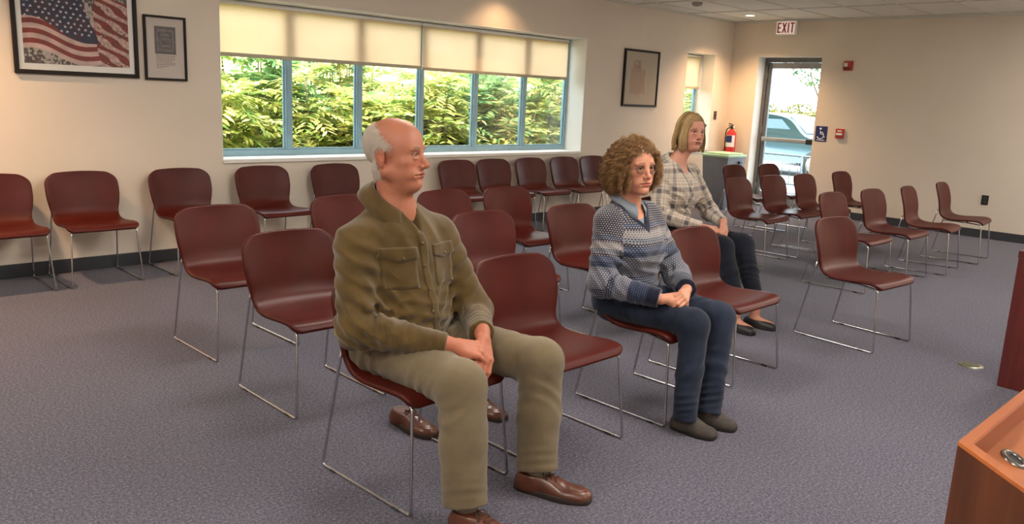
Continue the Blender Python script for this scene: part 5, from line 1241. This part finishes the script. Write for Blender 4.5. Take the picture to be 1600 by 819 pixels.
def jeans(c, o, base, mat, hemz=.0, seed=3, r=(.10, .072, .060, .052)):
    lo = np.minimum(c['ran'], c['lan'])-.16; lo = np.minimum(lo, c['rhip']-.25); lo[2] = .03; hi = np.maximum(c['lhip'], c['lkn'])+.25; hi[2] = .68
    g = Field(lo, hi, .0055); pel = (c['rhip']+c['lhip'])/2
    g.add(ell(pel+(0, .01, .015), (.165*c['k'], .14, .11)), .02); g.add(rcone(c['rhip'], c['lhip'], .102, .102), .04); cr = []
    for hp_, kn, an, s in ((c['rhip'], c['rkn'], c['ran'], -1), (c['lhip'], c['lkn'], c['lan'], 1)):
        hem = an+(0, 0, hemz); g.add(rcone(hp_, kn+(0, .03, 0), r[0], r[1]+.002), .04); g.add(ell(kn, (r[1], r[1], r[1])), .03); m = (kn+hem)/2
        g.add(rcone(kn, m, r[1]-.002, r[2]), .03); g.add(rcone(m, hem, r[2], r[3], cut_b=True), .02); g.add(rcone(hem+(m-hem)*.10, hem, r[3]+.003, r[3]+.003, cut_a=True, cut_b=True), .003)
        cr += [(kn+(0, .065, -.05), .06, (0, .75, .65), .03, .007), (kn+(.02*s, .13, .02), .10, (.5*s, 1, .4), .055, .004), (m, .09, (.6*s, .4, .7), .05, .004), (an+(0, 0, .06), .06, (.2, .4, 1), .032, .005), (hp_+(0, -.12, .05), .10, (.5*s, -1, .2), .045, .006)]
    g.warp(lo, hi, creases(cr, seed, .0016, 15)); j, JV, JF = cloth_obj('jeans', g, mat, o, base); return j
def top_field(c, thick, lo, hi, res=.0055):
    g = Field(lo, hi, res); mid = (c['rsh']+c['lsh'])/2; pel = (c['rhip']+c['lhip'])/2; k = c['k']
    g.add(ell(pel+(0, -.01, .08), (.165*k+thick, .145+thick, .15)), .03); g.add(ell((mid+pel)/2+(0, -.015, .06), (.152*k+thick, .125+thick, .20)), .08); g.add(ell(mid+(0, -.035, -.10), (.150*k+thick, .105+thick, .11)), .06)
    for s, ax in ((-1, 1), (1, -1)): g.add(ell(mid+(.068*s*k, -.098, -.145), (.066+thick*.5, .058+thick*.5, .066)), .07)
    g.add(rcone(c['rsh']+(.02, 0, -.01), c['lsh']+(-.02, 0, -.01), .055+thick, .055+thick), .06)
    n = c['neck']; g.add(rcone(c['rsh']+(.05, 0, .01), n+(-.02, .01, -.03), .042+thick, .048+thick), .05); g.add(rcone(c['lsh']+(-.05, 0, .01), n+(.02, .01, -.03), .042+thick, .048+thick), .05)
    return g
def sleeves(g, c, r=(.060, .054, .040), cuff=.05, cr_=.042, cut=(0, 0)):
    for q, (sh, el, wr) in enumerate(((c['rsh'], c['rel'], c['rwr']), (c['lsh'], c['lel'], c['lwr']))):
        ax = n3(wr-el); w2 = wr+ax*cut[q]
        g.add(rcone(sh, el, r[0]+.006, r[1]), .05); g.add(ell(el, (r[1],)*3), .03); g.add(rcone(el, w2, r[1], r[2], cut_b=True), .03)
        if cuff: g.add(rcone(w2-ax*cuff, w2+ax*.003, cr_, cr_-.002, cut_a=True, cut_b=True), .004)
def v_cut(g, c, fwd, depth, slope, lo, hi, rr=.062):
    n = c['neck']; fwd = n3(fwd); lx = n3(np.cross([0, 0, 1.], fwd)); vc = n+fwd*.09+(0, 0, -depth)
    g.sub(rcone(n+(0, .008, -.012), n+(0, -.012, .1), rr, rr+.03), .008)
    g.sub((lo, hi, lambda x, y, z: np.maximum(np.maximum(np.abs((x-vc[0])*lx[0]+(y-vc[1])*lx[1])*.92-(z-vc[2])*slope, -((x-n[0])*fwd[0]+(y-n[1])*fwd[1])-.0), vc[2]-.05-z)), .005)
    return vc, lx
def arm_bones(c, r=.06, off=-.30):
    L1 = np.linalg.norm(c['rel']-c['rsh']); mid = (c['rsh']+c['lsh'])/2; pel = (c['rhip']+c['lhip'])/2
    B = [(pel+(0, 0, 0), pel+(0, -.01, .62), .16, 0, (0, -1, 0), 0)]
    for sh, el, wr, u0 in ((c['rsh'], c['rel'], c['rwr'], 2), (c['lsh'], c['lel'], c['lwr'], 4)):
        # v decreases along the sleeve so that the bands match the body's heights
        B.append((el, sh, r*1.05, c['vsh']-np.linalg.norm(sh-el), (0, -1, 0), u0)); B.append((wr, el, r*.9, c['vsh']-np.linalg.norm(sh-el)-np.linalg.norm(el-wr), (0, 0, 1), u0))
    return B

def build_curly():
    base = np.array([3.30, 2.30, 0.])
    c = dict(k=1.0, rhip=np.array([3.175, 2.44, .510]), lhip=np.array([3.335, 2.44, .510]), rkn=np.array([3.175, 1.965, .495]), lkn=np.array([3.385, 1.955, .495]), ran=np.array([3.085, 1.915, .085]), lan=np.array([3.245, 1.885, .085]),
             rsh=np.array([3.055, 2.42, .928]), lsh=np.array([3.365, 2.415, .928]), rel=np.array([2.985, 2.375, .635]), lel=np.array([3.455, 2.265, .635]), rwr=np.array([3.100, 2.105, .598]), lwr=np.array([3.270, 2.085, .625]), neck=np.array([3.190, 2.415, 1.022]), hands=np.array([3.185, 2.055, .60]), vsh=.49)
    c['H'] = Frame((3.172, 2.372, 1.190), (-.26, -1.0), -.02, 1.05, .05)
    c['face'] = dict(nose=.98, ear=.9, lid=.0046, mouth=1.0); c['cols'] = (srgb(206, 146, 118), srgb(178, 96, 88), srgb(120, 84, 62), srgb(204, 112, 92)); c['iris'] = (.05, .04, .03); c['hairz'] = .070; c['scalp'] = srgb(112, 80, 50)
    cu = [(.7, .8, .4), (.75, .85, .45), (.8, .9, .5), (.85, .9, .5)]
    def hf(f):
        hand(f, c['rwr']+(.018, -.010, .0), (.90, -.40, .02), (-.25, -.55, .8), 1, cu, .95, .04, .7); hand(f, c['lwr']+(-.016, -.008, -.004), (-.88, -.42, -.12), (.2, -.75, .62), -1, cu, .95, .04, .7)
    c['hand_fn'] = hf
    o, V, F, L, N = woman_core(c, base); tag(o, 'woman with curly brown hair and glasses in a blue patterned sweater', 'person')
    jeans(c, o, base, M['denim'], -.022, 3, (.094, .072, .060, .052))
    lo, hi = np.array([2.86, 2.02, .48]), np.array([3.56, 2.66, 1.13]); fwd = (.05, -1, 0)
    g = top_field(c, .008, lo, hi); sleeves(g, c, (.062, .060, .048), .055, .049, (-.012, -.008))
    cr = [(c['rel']+(.03, -.04, .02), .10, (.3, -.7, .6), .04, .007), (c['lel']+(-.02, -.03, .02), .09, (-.2, -.7, .6), .04, .007), ((3.06, 2.33, .75), .10, (.6, 0, .8), .05, .006), ((3.22, 2.28, .62), .13, (.15, 0, 1), .05, .007), ((3.36, 2.3, .76), .10, (-.6, 0, .8), .05, .006), ((3.0, 2.42, .78), .09, (.2, -.3, 1), .045, .005), (c['rwr']-(.05, -.1, 0), .08, (.5, -.8, 0), .035, .004)]
    g.warp(lo, hi, creases(cr, 12, .0018, 15)); g.sub(((2.8, 2.0, .4), (3.6, 2.7, .56), lambda x, y, z: (z-.53-.012*np.sin(x*14))+0*x+0*y), .006)
    vc, lx = v_cut(g, c, fwd, .105, .78, (3.0, 2.15, .85), (3.4, 2.5, 1.12), .066)
    so_, SV, SF = cloth_obj('sweater', g, M['sweater'], o, base, lambda V: limb_uv(V, arm_bones(c)))
    d = SV-vc; lat = np.abs(d@lx); w = 1-sstep(lat*.92-d[:, 2]*.78, .030, .036); w *= (SV[:, 1] < c['neck'][1]+.02) & (SV[:, 2] > vc[2]-.04)
    nb = np.linalg.norm((SV-c['neck'])[:, :2], axis=1); w = np.maximum(w, (1-sstep(nb, .088, .094))*(SV[:, 2] > c['neck'][2]-.045))
    for el, wr in ((c['rel'], c['rwr']), (c['lel'], c['lwr'])):
        ax = n3(wr-el); t = (SV-wr)@ax; rad = np.linalg.norm(SV-wr-t[:, None]*ax, axis=1); w = np.maximum(w, sstep(t, -.068, -.064)*(rad < .08)*(t < .05))
    vattr(so_, 'trim', w)
    u = top_field(c, -.004, lo, hi, .006); v_cut(u, c, fwd, .055, .5, (3.0, 2.15, .85), (3.4, 2.5, 1.12), .060); cloth_obj('shirt', u, M['blue_shirt'], o, base)
    collar('shirt_collar', c['neck']+(0, .002, .004), n3((0, -.34, 1)), fwd, .058, .062, M['blue_shirt'], o, base, 2.78, .030, .002, .030, .030, .014, 1)
    for h_, t_2 in (((3.098, 1.99), (3.135, 1.775)), ((3.25, 1.965), (3.295, 1.765))): shoe(h_, t_2, o, base, M['grey_shoe'], M['dark_sole'], .046, .085, laces=False)
    # curly hair
    H = c['H']; rs = np.random.RandomState(8); x, y, z = np.abs(L[:, 0]), L[:, 1], L[:, 2]; HC = NT('curly_hair'); gi = HC.node('ShaderNodeNewGeometry'); HC.base(HC.ramp(gi.outputs['Random Per Island'], [(0, srgb(92, 64, 40)), (.5, srgb(142, 104, 66)), (1, srgb(194, 156, 106))])); HC.set(rough=.5, spec=.3)
    cap = Field(H.c-.2, H.c+.2, .005); cap.add(H.E((0, -.024, .034), (.082, .096, .084)), .01); cap.add(H.E((0, -.045, -.03), (.100, .080, .100)), .03); cap.sub(H.E((0, .088, -.045), (.066, .085, .108)), .01); cap.sub(((H.c-.2), H.c+(.2, .2, -.09), lambda x, y, z: (z-(H.c[2]-.125))+0*x+0*y), .01)
    hr, _, _ = cloth_obj('hair', cap, plain('hair_mass', srgb(108, 78, 50), .8, 0, .25, 60), o, base)
    m = (np.linalg.norm(V-H.c, axis=1) < .17*H.k) & ((z > .070) | ((y < .05) & (z > .035)) | ((y < .015) & (z > -.02))); idx = np.concatenate([rs.choice(np.flatnonzero(m), 700), rs.choice(np.flatnonzero(m & (z > .066) & (y > -.03)), 220)]); n_, mm, sub = len(idx), 36, 11
    p = V[idx]; nn = N[idx]; lx_, ly, lz = L[idx, 0], L[idx, 1], L[idx, 2]; ln = rs.uniform(.16, .27, n_)*H.k; short = (rs.rand(n_) < .55) & (lz > .055) & (ly > -.06); ln[short] = rs.uniform(.035, .075, short.sum()); t = np.linspace(0, 1, mm)
    out = nn+rs.randn(n_, 3)*.25; out[:, 2] += .3; out /= np.linalg.norm(out, axis=1)[:, None]; fr = (ly > .03)
    sgn = np.where(lx_ >= -.012, 1., -1.); side = sgn[:, None]*H.R[:, 0][None]
    P = np.zeros((n_, mm, 3)); pos = p.copy(); dv_ = out.copy(); lay = rs.uniform(.82, 1.07, n_)
    for j in range(mm):
        P[:, j] = pos; w = t[j]; dv_ = dv_*.91+np.array([0, 0, -1.])*.09*(1+w)+side*.04*(1-w)*(1+fr[:, None]*1.6)-H.R[:, 1][None]*.010; dv_ /= np.linalg.norm(dv_, axis=1)[:, None]
        pos = pos+dv_*(ln/mm)[:, None]; q = (pos-H.c)@H.R/H.k; wx = .122+.026*np.clip(-(q[:, 2]-.03)/.12, -.3, 1); e = np.sqrt((q[:, 0]/wx)**2+((q[:, 1]+.025)/.122)**2+((q[:, 2]+.014)/.142)**2)/lay; over = e > 1      # keep inside the hair's outer shape
        q[over] = (q[over]-[0, -.025, -.014])/e[over][:, None]+[0, -.025, -.014]
        fc = (q[:, 1] > .025) & (q[:, 2] < .062) & (np.abs(q[:, 0]) < .070); q[fc, 0] = sgn[fc]*.074; pos = H.c+(q*H.k)@H.R.T
    T = np.gradient(P, axis=1); T /= np.linalg.norm(T, axis=2)[..., None]+1e-9; A = np.cross(T, rs.randn(n_, 1, 3)); A /= np.linalg.norm(A, axis=2)[..., None]+1e-9; B = np.cross(T, A)
    turns = ln/rs.uniform(.030, .048, n_); ph = rs.uniform(0, 6.28, n_); an = (6.283*turns[:, None]*t[None]+ph[:, None])[..., None]; allP = []
    for k in range(sub):
        rad = rs.uniform(.004, .0135, n_)[:, None, None]*np.clip(t*4, .1, 1)[None, :, None]; da = rs.uniform(-.9, .9, n_)[:, None, None]
        allP.append(P+(A*np.cos(an+da)+B*np.sin(an+da))*rad+rs.randn(n_, 1, 3)*.0028)
    ribbons(np.concatenate(allP)-base, .00058, HC.m, 'curls', hr)
    # glasses
    gl = MB(); gw = lambda a: tuple(H.P(a)-base)
    root = None
    for s in (-1, 1):
        pts = [gw((.0325*s+.0240*math.cos(a), .0925-.004*abs(math.cos(a)), -.003+.0180*math.sin(a)*(1-.12*math.cos(2*a)))) for a in np.linspace(0, 2*PI, 28, endpoint=False)]
        fr_ = MB().tube(pts, .0013, 6, closed=True).build('glasses_rim', M['wire'], o); MB().add(pts, [tuple(range(28))]).build('glasses_lens', M['lens_glass'], fr_)
        MB().tube([gw((.055*s, .088, -.002)), gw((.072*s, .060, -.001)), gw((.080*s, .0, .002)), gw((.081*s, -.02, -.006))], .0013, 6).build('glasses_temple', M['wire'], o)
    MB().tube([gw((-.0105, .091, -.003)), gw((0, .0945, .0005)), gw((.0105, .091, -.003))], .0010, 6).build('glasses_bridge', M['wire'], o)
    return o
build_curly()

def build_blonde():
    base = np.array([5.12, 3.40, 0.])
    c = dict(k=1.08, rhip=np.array([5.02, 3.49, .52]), lhip=np.array([5.20, 3.49, .52]), rkn=np.array([5.045, 2.955, .505]), lkn=np.array([5.285, 2.935, .505]), ran=np.array([4.875, 2.70, .115]), lan=np.array([5.06, 2.66, .115]),
             rsh=np.array([4.985, 3.475, .975]), lsh=np.array([5.345, 3.465, .975]), rel=np.array([4.905, 3.42, .685]), lel=np.array([5.445, 3.33, .685]), rwr=np.array([5.035, 3.115, .625]), lwr=np.array([5.245, 3.085, .655]), neck=np.array([5.165, 3.475, 1.065]), hands=np.array([5.14, 3.055, .62]), vsh=.50)
    c['H'] = Frame((5.225, 3.412, 1.292), (-.42, -1.0), .0, 1.10, -.03)
    c['face'] = dict(nose=1.0, ear=.9, lid=.0042, fat=.4, mouth=1.1); c['cols'] = (srgb(188, 134, 112), srgb(150, 84, 76), srgb(130, 98, 76), srgb(186, 106, 88)); c['iris'] = (.06, .06, .06); c['hairz'] = .074; c['scalp'] = srgb(150, 120, 78)
    cu = [(.5, .7, .4), (.55, .75, .45), (.6, .8, .5), (.65, .8, .5)]
    def hf(f):
        for a in ('ran', 'lan'): f.add(rcone(c[a]+(0, 0, 0), c[a]+(0, .01, -.065), .030, .028), .02); f.add(rcone(c[a]+(0, .0, -.065), c[a]+(-.02 if a == 'ran' else .005, -.13, -.082), .030, .022), .03)
        hand(f, c['rwr']+(.02, -.015, .0), (.82, -.55, -.15), (-.3, -.4, .85), 1, cu, 1.0, .05, .5); hand(f, c['lwr']+(-.014, -.012, -.006), (-.75, -.55, -.35), (.2, -.6, .75), -1, cu, 1.0, .05, .5)
    c['hand_fn'] = hf
    o, V, F, L, N = woman_core(c, base); tag(o, 'woman with a straight blonde bob in a plaid shirt and dark jeans', 'person')
    jeans(c, o, base, M['dark_denim'], .055, 6, (.108, .082, .064, .054))
    lo, hi = np.array([4.76, 3.02, .50]), np.array([5.56, 3.74, 1.17]); fwd = (-.05, -1, 0)
    g = top_field(c, .010, lo, hi); sleeves(g, c, (.066, .060, .044), .05, .044, (-.02, -.015))
    cr = [(c['rel']+(.03, -.04, .02), .10, (.3, -.7, .6), .04, .008), (c['lel']+(-.02, -.03, .02), .1, (-.2, -.7, .6), .04, .008), ((5.02, 3.36, .8), .11, (.6, 0, .8), .05, .006), ((5.12, 3.33, .66), .13, (.25, 0, 1), .05, .008), ((5.3, 3.36, .8), .11, (-.6, 0, .8), .05, .006), ((5.15, 3.3, .9), .12, (1, 0, .3), .07, .004), (c['rsh']+(0, 0, -.1), .1, (.2, -.3, 1), .05, .005)]
    g.warp(lo, hi, creases(cr, 22, .002, 14)); g.sub(((4.7, 3.0, .4), (5.6, 3.8, .575), lambda x, y, z: (z-.545-.014*np.sin(x*12))+0*x+0*y), .006)
    v_cut(g, c, fwd, .105, .36, (4.98, 3.2, .9), (5.38, 3.55, 1.17), .066)
    so_, SV, SF = cloth_obj('plaid_shirt', g, M['plaid'], o, base, lambda V: limb_uv(V, arm_bones(c))); bv = bvh_of(SV, SF)
    pl = patch('placket', bv, (5.145, 3.25, .60), (1, 0, 0), (0, 0, 1), .032, .34, (0, 1, 0), .003, .002, M['plaid'], so_, 4, 24); pl.location = tuple(-base)
    for k in range(4):
        hit = bv.ray_cast(Vector((5.145, 2.9, .64+.085*k)), Vector((0, 1, 0)))
        if hit[0]: b_ = MB().lathe([(.0, -.0105), (.005, -.0105), (.0055, -.008), (.0055, -.004)], n=12, axis='y', cap=False).build('button', M['white_plastic'], so_); b_.location = Vector(hit[0])-Vector(base)
    collar('shirt_collar', c['neck']+(0, .004, .006), n3((0, -.28, 1)), fwd, .066, .070, M['plaid'], o, base, 2.5, .038, -.01, .045, .04, .045, 2)
    for h_, t_2 in (((4.865, 2.755), (4.835, 2.535)), ((5.05, 2.73), (5.07, 2.50))): shoe(h_, t_2, o, base, M['sandal'], M['dark_sole'], .046, .06, laces=False, low=True, name='sandal')
    # straight bob
    H = c['H']; rs = np.random.RandomState(18); z, y, x = L[:, 2], L[:, 1], np.abs(L[:, 0])
    HB = NT('blonde_hair'); gi = HB.node('ShaderNodeNewGeometry'); HB.base(HB.ramp(gi.outputs['Random Per Island'], [(0, srgb(128, 98, 60)), (.5, srgb(176, 144, 96)), (1, srgb(216, 190, 140))])); HB.set(rough=.4, spec=.45)
    cap = Field(H.c-.2, H.c+.2, .005); cap.add(H.E((0, -.020, .038), (.084, .104, .092)), .01); cap.add(H.E((0, -.040, -.03), (.092, .080, .105)), .03); cap.sub(H.E((0, .085, -.04), (.064, .080, .104)), .01); cap.sub((H.c-.2, H.c+(.2, .2, -.10), lambda x, y, z: (z-(H.c[2]-.125))+0*x+0*y), .01)
    hr, _, _ = cloth_obj('hair', cap, plain('blonde_mass', srgb(140, 110, 70), .6, 0, .2, 60), o, base)
    m = (np.linalg.norm(V-H.c, axis=1) < .18) & ((z > .072) | ((z > .03) & (y < .03))); idx = rs.choice(np.flatnonzero(m), 5200); n_, mm = len(idx), 16
    p, nn, q0 = V[idx], N[idx], L[idx]; part = .012; sd = np.where(q0[:, 0] > part, 1., -1.)
    dv_ = sd[:, None]*H.R[:, 0][None]*.9+H.R[:, 1][None]*np.where(q0[:, 1] > .02, .25, -.35)[:, None]+H.R[:, 2][None]*.25+rs.randn(n_, 3)*.05; dv_ /= np.linalg.norm(dv_, axis=1)[:, None]
    endz = -.122+rs.uniform(-.012, .010, n_); P = np.zeros((n_, mm, 3)); pos = p+nn*.004; ln = (q0[:, 2]-endz)*1.12+.05
    lay = rs.uniform(.90, 1.03, n_)
    for j in range(mm):
        P[:, j] = pos; dv_ = dv_*.70+np.array([0, 0, -1.])*.30*(.5+1.2*j/mm); dv_ /= np.linalg.norm(dv_, axis=1)[:, None]; pos = pos+dv_*(ln*H.k/mm)[:, None]
        q = (pos-H.c)@H.R/H.k; lowq = np.clip(-q[:, 2]/.11, 0, 1); ax_ = (.093+.016*np.sin(lowq*2.4))*lay; ay = .112*lay; e = np.sqrt((q[:, 0]/ax_)**2+((q[:, 1]+.018)/ay)**2+(np.maximum(q[:, 2]-.0, 0)/(.136*lay))**2)
        s_ = (1/np.maximum(e, 1e-3))[:, None]; adj = q.copy(); adj[:, :2] = (q[:, :2]-[0, -.018])*s_+[0, -.018]; up_ = q[:, 2] > 0; adj[up_, 2] = q[up_, 2]*s_[up_, 0]
        # hair never crosses the face: slide it sideways
        lim = np.where(sd < 0, .052, .058); fc = (adj[:, 1] > .03) & (adj[:, 2] < .052) & (np.abs(adj[:, 0]) < lim); adj[fc, 0] = sd[fc]*(lim[fc]+.004+rs.rand(fc.sum())*.014)
        adj[:, 2] = np.maximum(adj[:, 2], endz); pos = H.c+(adj*H.k)@H.R.T
    ribbons(P-base, .0008, HB.m, 'hair_strands', hr, taper=.8)
    return o
build_blonde()
